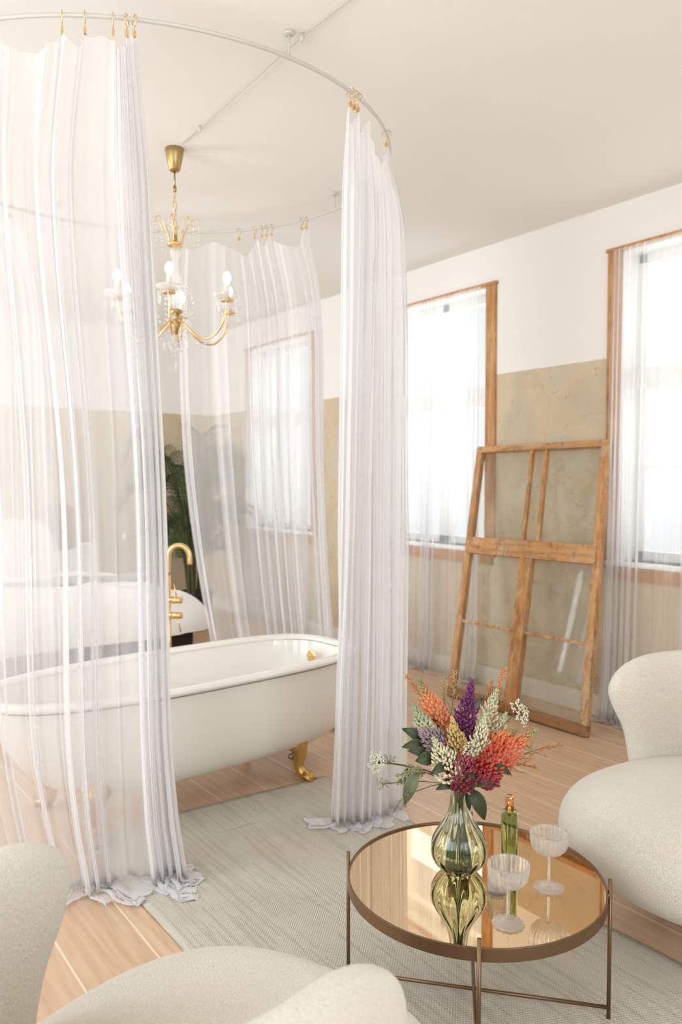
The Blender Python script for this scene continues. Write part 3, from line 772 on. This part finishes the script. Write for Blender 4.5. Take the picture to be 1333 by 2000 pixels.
for k in range(8):
    a = 2 * PI * k / 8 + 0.2; d = Vector((math.cos(a), math.sin(a), 0))
    pts = [d * 0.03 + Vector((0, 0, zc(2.80))), d * 0.06 + Vector((0, 0, zc(2.87))), d * 0.09 + Vector((0, 0, zc(2.925))), d * 0.115 + Vector((0, 0, zc(2.92))), d * 0.125 + Vector((0, 0, zc(2.895)))]
    s = MB().tube(path(pts, 14), 0.0022, 5).build('crown_spray', 'gold', ch)
    q = MB()
    for j in range(5):
        q.ball(d * 0.122 + Vector((0, 0, zc(2.885 - 0.022 * j))), 0.0055 - 0.0004 * j, nu=6, nv=4)
    q.build('crystal_string', 'drops', s, smooth=False)
MB().lathe([(0.0, zc(2.79)), (0.018, zc(2.785)), (0.030, zc(2.76)), (0.018, zc(2.72)), (0.022, zc(2.66)), (0.034, zc(2.60)), (0.02, zc(2.54)), (0.016, zc(2.46)), (0, zc(2.45))], 20).build('glass_column', 'drops', ch)
MB().lathe([(0, zc(2.46)), (0.034, zc(2.455)), (0.038, zc(2.445)), (0.018, zc(2.43)), (0.016, zc(2.40)), (0.028, zc(2.385)), (0.018, zc(2.36)), (0.008, zc(2.33)), (0, zc(2.325))], 24).build('hub', 'brass', ch)
arms = []
for k, deg in enumerate((6, 66, 126, 186, 246, 306)):
    th = math.radians(deg)          # 0 = towards the camera
    d = (-Vector((fwd.x, fwd.y, 0)).normalized() * math.cos(th) + rgt * math.sin(th)).normalized()
    rad = 0.32; cz = zc(2.475)
    pts = [d * 0.03 + Vector((0, 0, zc(2.40))), d * 0.08 + Vector((0, 0, zc(2.355))), d * 0.15 + Vector((0, 0, zc(2.30))), d * 0.23 + Vector((0, 0, zc(2.30))), d * 0.295 + Vector((0, 0, zc(2.37))), d * rad + Vector((0, 0, cz))]
    arm = MB().tube(path(pts, 26), 0.0058, 8).build('arm', 'gold', ch)
    c = d * rad + Vector((0, 0, cz))
    MB().lathe([(0, -0.004), (0.033, -0.004), (0.036, 0.002), (0.012, 0.006), (0.014, 0.014), (0, 0.016)], 20, c).build('drip_pan', 'gold', arm)
    MB().lathe([(0.016, 0.008), (0.045, 0.012), (0.062, 0.026), (0.066, 0.034), (0.063, 0.035), (0.058, 0.028), (0.042, 0.016), (0.014, 0.012)], 24, c, rib=lambda i, a: 0.0015 * math.cos(12 * a)).build('glass_dish', 'drops', arm)
    MB().lathe([(0, 0.012), (0.0125, 0.012), (0.0125, 0.082), (0.009, 0.085), (0, 0.085)], 14, c).build('candle_sleeve', 'candle', arm)
    MB().lathe([(0.0, 0.084), (0.009, 0.086), (0.012, 0.094), (0.0185, 0.108), (0.0195, 0.120), (0.016, 0.134), (0.008, 0.146), (0.0, 0.150)], 18, c).build('bulb', 'bulb', arm)
    for j in range(6):
        a = 2 * PI * j / 6 + k; e = c + Vector((0.056 * math.cos(a), 0.056 * math.sin(a), 0))
        q = MB().tube([e + Vector((0, 0, 0.022)), e + Vector((0, 0, -0.016))], 0.0009, 4)
        q.ball(e + Vector((0, 0, -0.006)), 0.006, nu=6, nv=4).ball(e + Vector((0, 0, -0.035)), 0.0055, 0.0055, 0.024, 6, 5)
        q.build('crystal_pendant', 'drops', arm, smooth=False)
    # bead swag from the crown down to the hub and out along the arm
    q = MB()
    for j in range(16):
        f = j / 15; p = d * (0.035 + 0.16 * f) + Vector((0, 0, zc(2.46) - 0.19 * math.sin(PI * min(f * 0.62, 1)) ))
        q.ball(p + Vector((0, 0, -0.01)), 0.0062, nu=6, nv=4)
    q.build('bead_swag', 'drops', ch, smooth=False)
    d2 = (d + d.cross(Vector((0, 0, 1))) * 0.55).normalized(); q = MB()
    for j in range(12): q.ball(d2 * (0.045 + 0.05 * math.sin(PI * j / 11)) + Vector((0, 0, zc(2.60) - 0.026 * j)), 0.006, nu=6, nv=4)
    q.ball(d2 * 0.06 + Vector((0, 0, zc(2.265))), 0.008, 0.008, 0.026, 6, 5)
    q.build('bead_strand', 'drops', ch, smooth=False)
q = MB()
for j in range(3): q.ball((0, 0, zc(2.275 - 0.03 * j)), 0.011 - 0.002 * j, nu=8, nv=6)
q.ball((0, 0, zc(2.165)), 0.009, 0.009, 0.03, 8, 6); q.build('crystal_finial', 'drops', ch, smooth=False)
# cable along the ceiling
pts = path([(1.79, 3.90, CH - .006), (1.78, 3.67, CH - .010), (1.755, 3.2, CH - .022), (1.745, 2.70, CH - .014), (1.755, 2.41, CH - .010), (1.78, 1.9, CH - .012), (1.80, 1.0, CH - .006), (1.80, RY + .01, CH - .006)], 60)
cb = MB().tube(pts, 0.0028, 6).build('ceiling_cable', 'cable'); tag(cb, 'thin white cable clipped along the ceiling to the chandelier', 'cable')
for (x, y) in ((1.778, 3.67), (1.744, 2.69)):
    MB().lathe([(0, 0), (0.009, 0), (0.009, -0.022), (0.004, -0.034), (0, -0.034)], 10, (x, y, CH)).build('cable_clip', 'rail', cb)

# ------------------------------------------------------------------ old window frame leaning on the wall
BLc = Vector((3.975, 4.17, 0.0)); BRc = Vector((4.00, 2.99, 0.0)); TLc = Vector((4.37, 4.275, 1.79)); TRc = Vector((4.385, 3.135, 1.80))
lf = thing('leaning_window_frame', ((BLc + BRc) / 2)[:], 'old peeling orange wooden window frame with glass leaning on the wall', 'window frame')
Oc = (BLc + BRc) / 2
nrm = (BRc - BLc).cross(TLc - BLc).normalized()
if nrm.x > 0: nrm = -nrm
def fp(u, v): return (BLc.lerp(BRc, u)).lerp(TLc.lerp(TRc, u), v) - Oc
def bar(name, u0, v0, u1, v1, w0, w1, th, m='wood', off=0.0, du=True):
    """bar between two frame points; w0, w1 widths towards either side"""
    a = fp(u0, v0); b = fp(u1, v1); t = (b - a).normalized(); s = nrm.cross(t).normalized()
    q = MB(); n = 26; V = []
    for i in range(n + 1):
        p = a.lerp(b, i / n)
        j = [0.0022 * noise.noise(Vector((i * 0.9, k * 5.0, u0 * 10 + v0 * 7))) for k in range(4)]
        V += [p + s * (-w0 + j[0]) + nrm * off, p + s * (w1 + j[1]) + nrm * off, p + s * (w1 + j[2]) + nrm * (off + th), p + s * (-w0 + j[3]) + nrm * (off + th)]
    Fc = [(i * 4 + k, i * 4 + (k + 1) % 4, (i + 1) * 4 + (k + 1) % 4, (i + 1) * 4 + k) for i in range(n) for k in range(4)] + [(3, 2, 1, 0), (n * 4, n * 4 + 1, n * 4 + 2, n * 4 + 3)]
    q.add(V, Fc); return q.build(name, m, lf, smooth=False, bevel=0.003)
MID = 0.60
bar('stile', 0, 0, 0, 1, 0.0, 0.052, 0.045) if nrm.cross(fp(0, 1) - fp(0, 0)).dot(fp(1, 0) - fp(0, 0)) > 0 else bar('stile', 0, 0, 0, 1, 0.052, 0.0, 0.045)
bar('stile', 1, 0, 1, 1, 0.052, 0.0, 0.045) if nrm.cross(fp(0, 1) - fp(0, 0)).dot(fp(1, 0) - fp(0, 0)) > 0 else bar('stile', 1, 0, 1, 1, 0.0, 0.052, 0.045)
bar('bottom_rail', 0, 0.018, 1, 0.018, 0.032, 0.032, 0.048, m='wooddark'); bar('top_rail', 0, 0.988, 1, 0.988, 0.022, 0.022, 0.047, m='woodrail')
bar('middle_rail', 0.02, MID, 0.98, MID, 0.065, 0.055, 0.052, m='woodrail')
bar('centre_stile', 0.49, 0.03, 0.50, MID - .03, 0.048, 0.048, 0.050)
bar('glazing_bar', 0.455, MID, 0.455, 0.98, 0.012, 0.012, 0.028, off=0.008); bar('glazing_bar', 0.565, MID, 0.565, 0.98, 0.012, 0.012, 0.028, off=0.008)
bar('glazing_bar', 0.03, 0.295, 0.47, 0.295, 0.010, 0.010, 0.026, off=0.008); bar('glazing_bar', 0.51, 0.295, 0.97, 0.295, 0.010, 0.010, 0.026, off=0.008)
for (u0, v0, u1, v1) in ((0.03, 0.02, 0.47, 0.295), (0.03, 0.295, 0.47, MID), (0.51, 0.02, 0.97, 0.295), (0.51, 0.295, 0.97, MID), (0.03, MID, 0.45, 0.98), (0.57, MID, 0.97, 0.98)):
    c = [fp(u0, v0), fp(u1, v0), fp(u1, v1), fp(u0, v1)]
    V = [p + nrm * 0.016 for p in c] + [p + nrm * 0.019 for p in c]
    MB().add(V, [(0, 1, 2, 3), (7, 6, 5, 4), (0, 4, 5, 1), (1, 5, 6, 2), (2, 6, 7, 3), (3, 7, 4, 0)]).build('pane', 'dusty', lf, smooth=False)

# ------------------------------------------------------------------ armchairs
def armchair(loc, rz, label, sx=0.0, sy=0.0):
    r = thing('armchair', loc, label, 'armchair', rz=rz)      # local +X is the way it faces
    def seat(u, v):
        a = 2 * PI * u; t = -PI / 2 + PI * v
        prof_r = abs(math.cos(t)) ** 0.45; zz = 0.29 + (0.20 if t > 0 else 0.15) * math.copysign(abs(math.sin(t)) ** 0.65, math.sin(t))
        k = 1.0 if t > 0 else 1 - 0.20 * (math.sin(-t)) ** 1.1
        x, y = se(0.495 + sx, 0.445, a, 2.7)
        if x < 0: x *= 0.84
        rr2 = prof_r * k
        g = -0.007 * math.exp(-((zz - 0.40) / 0.006) ** 2)
        dome = 0.012 * (1 - rr2) if t > 0 else 0
        return (0.10 + x * (rr2 + g), sy + y * (rr2 + g), zz + dome)
    MB().grid(96, 70, seat, closeu=True).build('seat', 'boucle', r)
    half = [Vector((a, b, 0)) for a, b in ((0, .28), (.2, .28), (.4, .285), (.56, .30), (.635, .37), (.65, .46), (.68, .58), (.735, .68), (.755, .75), (.715, .815), (.62, .855), (.45, .87), (.25, .872), (0, .872))]
    RB = 0.37; ZC = 0.60
    def shell(u, v):
        f = 2 * u if u <= 0.5 else 2 * (1 - u); o_ = catmull(half, f); sg = 1 if u <= 0.5 else -1
        t = -PI / 2 + PI * v; k = math.cos(t) ** 0.75 if abs(t) < PI / 2 - 1e-4 else 0.0
        w_ = sg * o_.x * k; z = ZC + (o_.y - ZC) * k
        th = math.sin(t); th = math.copysign(abs(th) ** 0.75, th) * 0.075
        rr3 = RB + th; lean = 0.10 * (z - 0.35)
        if abs(w_) <= RB * PI / 2:
            an = w_ / RB; return (-rr3 * math.cos(an) - lean * math.cos(an), rr3 * math.sin(an), z)
        e = abs(w_) - RB * PI / 2
        return (e, math.copysign(rr3 + e * e * 0.5, w_), z)
    MB().grid(150, 40, shell, closeu=True).build('backrest', 'boucle', r)
    for x, y in ((0.20, 0.08), (0.20, -0.12), (-0.12, 0.08), (-0.12, -0.12)):
        MB().tube([(x, y, 0.16), (x, y, 0.0)], [0.022, 0.015], 12).build('foot', 'footwood', r)
    return r
armchair((2.745, 1.46, 0), math.atan2(0.10, -1.0), 'cream boucle armchair at the right edge facing the round table')
cm = rgt * -0.330 + Vector((fwd.x, fwd.y, 0)).normalized() * 1.265
armchair((cm.x, cm.y, 0), math.atan2(0.38, 0.926), 'cream boucle armchair in the near left corner, seen from behind', 0.06, 0.022)

# ------------------------------------------------------------------ round coffee table
TZ = 0.38; TC = Vector((1.672, 1.650, 0)); TR = 0.375
tb = thing('coffee_table', TC, 'round bronze mirror topped coffee table with thin rod legs on the rug', 'table')
MB().lathe([(0, TZ - 0.012), (TR - 0.006, TZ - 0.012), (TR - 0.006, TZ), (0, TZ)], 96).build('mirror_top', 'mirror', tb, smooth=False)
MB().lathe([(TR - 0.006, TZ - 0.03), (TR, TZ - 0.03), (TR, TZ + 0.006), (TR - 0.005, TZ + 0.006), (TR - 0.006, TZ + 0.001), (TR - 0.006, TZ - 0.03)], 96).build('rim_band', 'bronze', tb, smooth=False, bevel=0.001)
a0 = math.radians(-48.5); LEGTURN = math.radians(5)
for k in range(4):
    a = a0 + k * PI / 2 + LEGTURN * (k % 2); p = Vector((math.cos(a), math.sin(a), 0)) * (TR + 0.007)
    l_ = MB().tube([(p.x, p.y, 0.0), (p.x, p.y, TZ + 0.034)], 0.0058, 10).build('leg', 'bronze', tb)
    p2 = p * 0.985; MB().ball((p2.x, p2.y, TZ - 0.012), 0.009, nu=8, nv=6).build('screw', 'bronze', l_)
for k in range(2):
    a = a0 + k * PI / 2 + LEGTURN * k; p = Vector((math.cos(a), math.sin(a), 0)) * (TR + 0.004); h_ = 0.040 + 0.011 * k
    MB().tube([(p.x, p.y, h_), (-p.x, -p.y, h_)], 0.0055, 10).build('cross_bar', 'bronze', tb)

# glasses
def coupe(loc, label):
    g = thing('coupe_glass', loc, label, 'glass', 'cut crystal coupes on the coffee table')
    MB().lathe([(0, 0.0), (0.040, 0.0), (0.042, 0.002), (0.040, 0.005), (0.02, 0.009), (0.006, 0.014), (0, 0.0145)], 72, rib=lambda i, a: (0.0022 * math.cos(14 * a) if i in (2, 3, 4) else 0)).build('foot', 'crystal', g)
    MB().lathe([(0, 0.0135), (0.0050, 0.015), (0.0042, 0.03), (0.0040, 0.07), (0.0046, 0.09), (0.007, 0.098), (0, 0.0985)], 20).build('stem', 'crystal', g)
    pr = [(0, 0.098), (0.020, 0.100), (0.036, 0.107), (0.046, 0.117), (0.050, 0.124), (0.0525, 0.140), (0.0545, 0.160), (0.0548, 0.163), (0.0535, 0.163), (0.0515, 0.158), (0.0495, 0.140), (0.047, 0.126), (0.042, 0.1175), (0.033, 0.111), (0.018, 0.105), (0, 0.1035)]
    MB().lathe(pr, 144, rib=lambda i, a: (0.0055 * (abs(math.cos(12 * a)) - 0.7) if 2 <= i <= 6 else 0)).build('bowl', 'crystal', g)
    return g
coupe((1.562, 1.418, TZ + 0.0008), 'nearer cut crystal coupe glass on the mirror table, in front of the bottle')
coupe((1.797, 1.478, TZ + 0.0008), 'farther cut crystal coupe glass on the mirror table, nearest the right armchair')
tm = MB().lathe([(0, 0), (0.024, 0), (0.0255, 0.003), (0.026, 0.062), (0.0245, 0.062), (0.0235, 0.01), (0, 0.008)], 96, (0, 0, 0), rib=lambda i, a: (0.0008 * math.cos(24 * a) if 2 <= i <= 3 else 0)).build('ribbed_tumbler', 'crystal')
tm.location = (1.655, 1.545, TZ); tag(tm, 'small ribbed clear glass tumbler half hidden behind the nearer coupe', 'glass')

bo = thing('bottle', (1.812, 1.642, TZ), 'slim green glass bottle with copper cap on the mirror table', 'bottle')
MB().lathe([(0, 0), (0.023, 0), (0.0252, 0.003), (0.0252, 0.160), (0.024, 0.165), (0.012, 0.167), (0.012, 0.163), (0.0215, 0.160), (0.0225, 0.155), (0.0225, 0.012), (0.019, 0.009), (0, 0.008)], 40).build('glass_body', 'bottleglass', bo)
MB().lathe([(0, 0.168), (0.0135, 0.168), (0.0135, 0.210), (0.012, 0.2125), (0, 0.2125)], 28).build('cap', 'copper', bo)
MB().lathe([(0, 0.155), (0.006, 0.155), (0.006, 0.170), (0, 0.17)], 12).build('neck', 'copper', bo)

# vase
VL = Vector((1.66, 1.704, TZ))
pv = [(0, 0.0), (0.038, 0.0), (0.050, 0.004), (0.068, 0.022), (0.081, 0.048), (0.0845, 0.068), (0.081, 0.090), (0.068, 0.118), (0.052, 0.142), (0.039, 0.165), (0.030, 0.190), (0.0255, 0.215), (0.0255, 0.235), (0.0285, 0.247), (0.0295, 0.250)]
pin = [(r - 0.0028, z + (0.004 if i < 4 else 0)) for i, (r, z) in enumerate(pv) if r > 0.01]
P3 = [(Vector((r, z, 0))) for r, z in pv]
prof = [(p.x, p.y) for p in path([(r, z, 0) for r, z in pv[1:]], 40)]
profi = [(p.x, p.y) for p in path([(r, z, 0) for r, z in pin], 40)]
full = [(0, 0.0)] + prof + profi[::-1] + [(0, 0.0045)]
va = MB().lathe(full, 120, rib=lambda i, a: (0.0016 * math.cos(12 * a) * (1 if 3 < i < 34 else 0))).build('vase', 'greenglass')
va.location = VL; tag(va, 'pale green pear shaped glass vase holding the bouquet on the table', 'vase')

# ------------------------------------------------------------------ bouquet
MOUTH = VL + Vector((0, 0, 0.245))
fr = random.Random(42)


def stalk(root, a, head, m='stem', r=0.0019):
    """stem from the vase floor through the mouth to the flower head (local coordinates)"""
    base = VL + Vector((0.035 * math.cos(a), 0.035 * math.sin(a), 0.012)); mo = MOUTH + Vector((-0.014 * math.cos(a), -0.014 * math.sin(a), 0))
    d = head - mo; md = mo + d * 0.5 + Vector((0, 0, 0.02 * min(d.length * 5, 1)))
    pts = path([p - root.location for p in (base, base.lerp(mo, 0.5) , mo, md, head)], 24)
    return MB().tube(pts, r, 6).build('stem', m, root)


def align(o, p0, p1):
    o.rotation_mode = 'QUATERNION'; o.rotation_quaternion = (p1 - p0).to_track_quat('Z', 'Y')


def flower_root(name, label, cat='flower', group=None):
    return thing(name, VL + Vector((0, 0, 0.012)), label, cat, group)


def lupine(b, t, d0, d1, wpx, m, label, dens=1.0, name='lupine'):
    p0 = D(*b, d0); p1 = D(*t, d1); L = (p1 - p0).length; W = 1.12 * wpx / F * (d0 + d1) / 4
    root = flower_root(name, label)
    stalk(root, fr.uniform(0, 6.28), p0)
    q = MB(); n = int(170 * dens); s = 0.0105 * dens ** -0.35
    q.tube([(0, 0, 0), (0, 0, L * 0.98)], [0.002, 0.001], 5)
    for i in range(n):
        f = i / n; a = i * 2.399963; rad = W * (0.50 + 0.50 * math.sin(PI * min(f * 1.1 + 0.12, 1))) * (1 - f ** 3 * 0.85)
        sz = s * (1 - 0.55 * f); el = 0.45 + 0.8 * f
        dr = Vector((math.cos(a), math.sin(a), 0)); ax = (dr * math.cos(el) + Vector((0, 0, math.sin(el)))).normalized()
        rot = ax.to_track_quat('Z', 'Y').to_matrix()
        c = dr * rad * fr.uniform(0.5, 1.08) + Vector((0, 0, f * L + fr.uniform(-.003, .003)))
        tw_ = Matrix.Rotation(fr.uniform(-.6, .6), 3, ax)
        q.ball(c, sz * fr.uniform(.5, .8), sz * 0.42, sz * fr.uniform(.8, 1.15), 6, 4, tw_ @ rot)
        if f < 0.8: q.ball(c + ax * sz * 0.4 + Vector((0, 0, sz * 0.5)), sz * 0.5, sz * 0.2, sz * 0.6, 5, 3, rot)
    o = q.build('blossom', m, root); o.location = p0 - root.location; align(o, p0, p1)
    return root


lupine((906, 1440), (923, 1326), 2.36, 2.38, 42, 'purple', 'deep purple lupine spike standing tallest at the centre of the bouquet')
lupine((872, 1440), (818, 1322), 2.40, 2.44, 46, 'orange', 'orange lupine spike with green tip at the upper left of the bouquet', 1.1)
lupine((842, 1440), (806, 1376), 2.36, 2.40, 34, 'greenbud', 'pale green lupine bud at the left below the orange spike', 0.7)
lupine((862, 1462), (818, 1422), 2.32, 2.33, 44, 'mauve', 'dusty mauve lupine at the left above the dark leaves', 0.8)
lupine((888, 1522), (846, 1440), 2.28, 2.28, 52, 'cream', 'cream lupine spike at the lower left centre of the bouquet', 1.1)
lupine((932, 1460), (972, 1345), 2.42, 2.45, 52, 'cream', 'cream lupine spike at the upper right beside the purple one', 1.3)
lupine((928, 1492), (948, 1395), 2.33, 2.35, 42, 'cream', 'cream lupine in front of the purple spike, right of centre', 1.0)
lupine((896, 1478), (884, 1402), 2.31, 2.31, 36, 'ochre', 'ochre yellow flower spike at the centre left below the purple one', 0.8, 'ochre_flower')
lupine((900, 1540), (914, 1458), 2.27, 2.26, 62, 'burgundy', 'burgundy lupine at the bottom centre just above the vase mouth', 1.5)
lupine((932, 1512), (1052, 1424), 2.28, 2.30, 56, 'red', 'large red to orange lupine leaning right with green tip', 1.8)
lupine((958, 1462), (1010, 1425), 2.35, 2.37, 34, 'orange', 'small orange lupine half hidden above the large red one', 0.7)
lupine((868, 1478), (862, 1420), 2.37, 2.38, 30, 'orange', 'short orange lupine tucked behind the ochre flower', 0.6)
lupine((940, 1530), (985, 1500), 2.28, 2.27, 36, 'burgundy', 'dark burgundy lupine low at the right under the red one', 0.7)


lupine((948, 1478), (990, 1392), 2.40, 2.43, 40, 'cream', 'cream lupine furthest right, above the large red one', 1.0)
lupine((905, 1470), (905, 1398), 2.42, 2.43, 34, 'greenbud', 'pale green bud spike directly behind the ochre flower', 0.8)


def umbel(c, d, rpx, m, label, face=Vector((0, 0, 1)), rays=16):
    p = D(*c, d); root = flower_root('umbel_flower', label); R_ = rpx / F * d
    face = face.normalized(); rot = face.to_track_quat('Z', 'Y').to_matrix(); hub = p - face * R_ * 0.8
    stalk(root, fr.uniform(0, 6.28), hub, r=0.0014)
    q = MB(); st = MB()
    for k in range(rays):
        a = k * 2.4; rr4 = R_ * math.sqrt((k + 0.5) / rays); cc = p + rot @ Vector((rr4 * math.cos(a), rr4 * math.sin(a), -0.25 * rr4 * rr4 / R_)) - root.location
        st.tube([hub - root.location, cc], 0.0006, 4)
        for _ in range(9):
            o_ = Vector((fr.gauss(0, 1), fr.gauss(0, 1), fr.gauss(0, .5))) * R_ * 0.11
            q.ball(cc + rot @ o_, R_ * 0.075, nu=5, nv=3)
    st.build('rays', 'stem', root); q.build('florets', m, root)


umbel((1020, 1388), 2.34, 24, 'umbel', 'pale green umbel flower at the right above the red lupine', Vector((0.1, -0.85, 0.5)))
umbel((734, 1488), 2.36, 20, 'umbel', 'creamy umbel flower at the far left end of the bouquet', Vector((-0.8, -0.3, 0.3)))
umbel((760, 1482), 2.38, 14, 'umbelg', 'small green umbel next to the creamy one at the left', Vector((-0.2, -0.4, 0.8)), 10)
umbel((748, 1530), 2.34, 13, 'umbelg', 'small green umbel lowest at the far left of the bouquet', Vector((-0.5, -0.5, 0.4)), 10)
umbel((802, 1518), 2.28, 27, 'umbelg', 'drooping olive umbel left of the vase neck', Vector((-0.3, -0.9, -0.5)), 22)
umbel((920, 1462), 2.235, 15, 'umbel', 'round pale scabious head at the front centre of the bouquet', Vector((-0.55, -0.8, 0.3)), 14)


def spray(b, t, d0, d1, m, label, spread=0.022, n=90, sz=0.0022, name='seed_spray'):
    p0 = D(*b, d0); p1 = D(*t, d1); root = flower_root(name, label); stalk(root, fr.uniform(0, 6.28), p0, r=0.0012)
    L = (p1 - p0).length; q = MB(); tw = MB(); ax = (p1 - p0).normalized(); s = ax.cross(Vector((0.2, 0.1, 1))).normalized(); s2 = ax.cross(s)
    mid = lambda f: p0.lerp(p1, f) + Vector((0, 0, 0.02)) * math.sin(PI * f) - root.location
    tw.tube([mid(i / 9) for i in range(10)], 0.0009, 4)
    nb = 12
    for k in range(nb):
        f = 0.12 + 0.86 * k / nb; a = fr.uniform(0, 6.28); ln = spread * (1.25 - f) * fr.uniform(0.8, 1.5)
        e = mid(f) + (s * math.cos(a) + s2 * math.sin(a)) * ln + ax * ln * 1.4
        tw.tube([mid(f), e], 0.0005, 4)
        for j in range(n // nb):
            g = j / (n // nb); q.ball(mid(f).lerp(e, g) + Vector((fr.gauss(0, 1), fr.gauss(0, 1), fr.gauss(0, 1))) * 0.0022, sz * fr.uniform(.7, 1.2), nu=5, nv=3)
    tw.build('twig', 'stem', root); q.build('seeds', m, root)


spray((958, 1512), (1100, 1456), 2.36, 2.42, 'rust', 'long rust orange seed spray reaching farthest right', 0.03, 130)
spray((955, 1516), (1052, 1500), 2.30, 2.34, 'rust', 'rust orange seed spray at the lower right of the bouquet', 0.028, 110)
spray((975, 1470), (1040, 1462), 2.36, 2.42, 'tan', 'straw coloured spray behind the red lupine', 0.03, 90)
spray((955, 1420), (990, 1305), 2.46, 2.50, 'rust', 'orange spray at the top right above the cream lupine', 0.018, 110, 0.0030)
spray((950, 1400), (962, 1330), 2.48, 2.50, 'rust', 'short orange spray top centre right behind the cream lupine', 0.014, 60, 0.0026)
spray((880, 1430), (892, 1308), 2.45, 2.50, 'tan', 'straw coloured spray at the top left of the purple lupine', 0.022, 130)
spray((870, 1430), (868, 1330), 2.46, 2.50, 'tan', 'shorter straw coloured spray behind the orange lupine', 0.022, 110)
spray((850, 1420), (792, 1318), 2.48, 2.52, 'rust', 'orange spray at the top left corner of the bouquet', 0.020, 130)
spray((935, 1440), (998, 1410), 2.40, 2.44, 'tan', 'straw spray crossing behind the pale umbel', 0.02, 80)
spray((815, 1545), (768, 1588), 2.26, 2.25, 'mauve', 'thin dark sprig hanging lowest at the left of the bouquet', 0.010, 40, 0.0018)


def leaf(b, t, d0, d1, wpx, m, label, name='leaf', curl=0.15):
    p0 = D(*b, d0); p1 = D(*t, d1); root = flower_root(name + '_stem', label, 'leaf'); stalk(root, fr.uniform(0, 6.28), p0, r=0.0013)
    L = (p1 - p0).length; W = wpx / F * (d0 + d1) / 4; ax = (p1 - p0).normalized(); vw = ((p0 + p1) / 2 - Vector((0, 0, H))).normalized()
    s = ax.cross(vw).normalized(); nn = s.cross(ax)
    if nn.dot(vw) > 0: nn = -nn
    nn = (nn + Vector((0, 0, 0.4))).normalized()
    def f(u, v):
        w2 = W * math.sin(PI * min(v ** 0.8, 1)) ** 0.8 * (2 * u - 1); p = p0 + ax * L * v + s * w2 + nn * (abs(2 * u - 1) * W * 0.35 - curl * L * v * v + 0.02 * math.sin(PI * v))
        return tuple(p - root.location)
    MB().grid(9, 16, f).build('blade', m, root, solid=0.0006)


for b, t, d0, d1, wpx, m, lab in (
    ((832, 1452), (786, 1422), 2.36, 2.36, 22, 'leaf', 'dark oval leaf at the left, topmost of three'),
    ((832, 1460), (786, 1458), 2.34, 2.33, 22, 'leaf', 'dark oval leaf at the left, middle of three'),
    ((836, 1478), (798, 1466), 2.33, 2.32, 20, 'leaf', 'dark oval leaf at the left, lowest of three'),
    ((845, 1488), (812, 1486), 2.30, 2.30, 26, 'leaf', 'dark leaf beside the olive umbel'),
    ((815, 1510), (790, 1572), 2.27, 2.27, 26, 'leaf2', 'grey green leaf hanging down left of the vase neck'),
    ((918, 1528), (968, 1532), 2.28, 2.25, 26, 'leaf', 'dark leaf reaching right from the vase mouth'),
    ((905, 1540), (940, 1518), 2.27, 2.27, 30, 'leaf', 'dark leaf under the burgundy lupine'),
    ((922, 1542), (948, 1602), 2.30, 2.30, 28, 'leaf', 'thick dark leaf drooping beside the right of the vase neck'),
    ((912, 1548), (918, 1584), 2.33, 2.33, 12, 'leaf', 'narrow leaflet hanging right of the vase neck'),
    ((885, 1535), (852, 1542), 2.28, 2.27, 18, 'leaf', 'small dark leaf left of the vase mouth'),
    ((880, 1500), (850, 1478), 2.33, 2.33, 24, 'leaf', 'dark leaf between the mauve and cream lupines'),
    ((905, 1510), (925, 1470), 2.40, 2.42, 30, 'leaf', 'dark leaf behind the centre flowers'),
    ((880, 1530), (905, 1480), 2.36, 2.38, 36, 'leaf', 'broad dark leaf filling the middle of the bouquet'),
    ((930, 1520), (955, 1480), 2.36, 2.38, 30, 'leaf', 'dark leaf behind the red lupine'),
    ((870, 1500), (842, 1512), 2.27, 2.25, 20, 'leaf', 'small dark leaf below the cream lupine at the left'),
    ((905, 1400), (945, 1362), 2.46, 2.48, 22, 'leaf2', 'grey green leaf behind the purple lupine tip'),
    ((860, 1440), (842, 1392), 2.44, 2.46, 20, 'leaf', 'dark leaf behind the green bud at the upper left'),
    ((960, 1500), (1000, 1512), 2.27, 2.26, 18, 'leaf', 'narrow dark leaf under the large red lupine'),
    ((918, 1545), (935, 1580), 2.31, 2.32, 9, 'leaf', 'narrowest dark leaflet at the right of the vase neck')):
    leaf(b, t, d0, d1, wpx, m, lab)
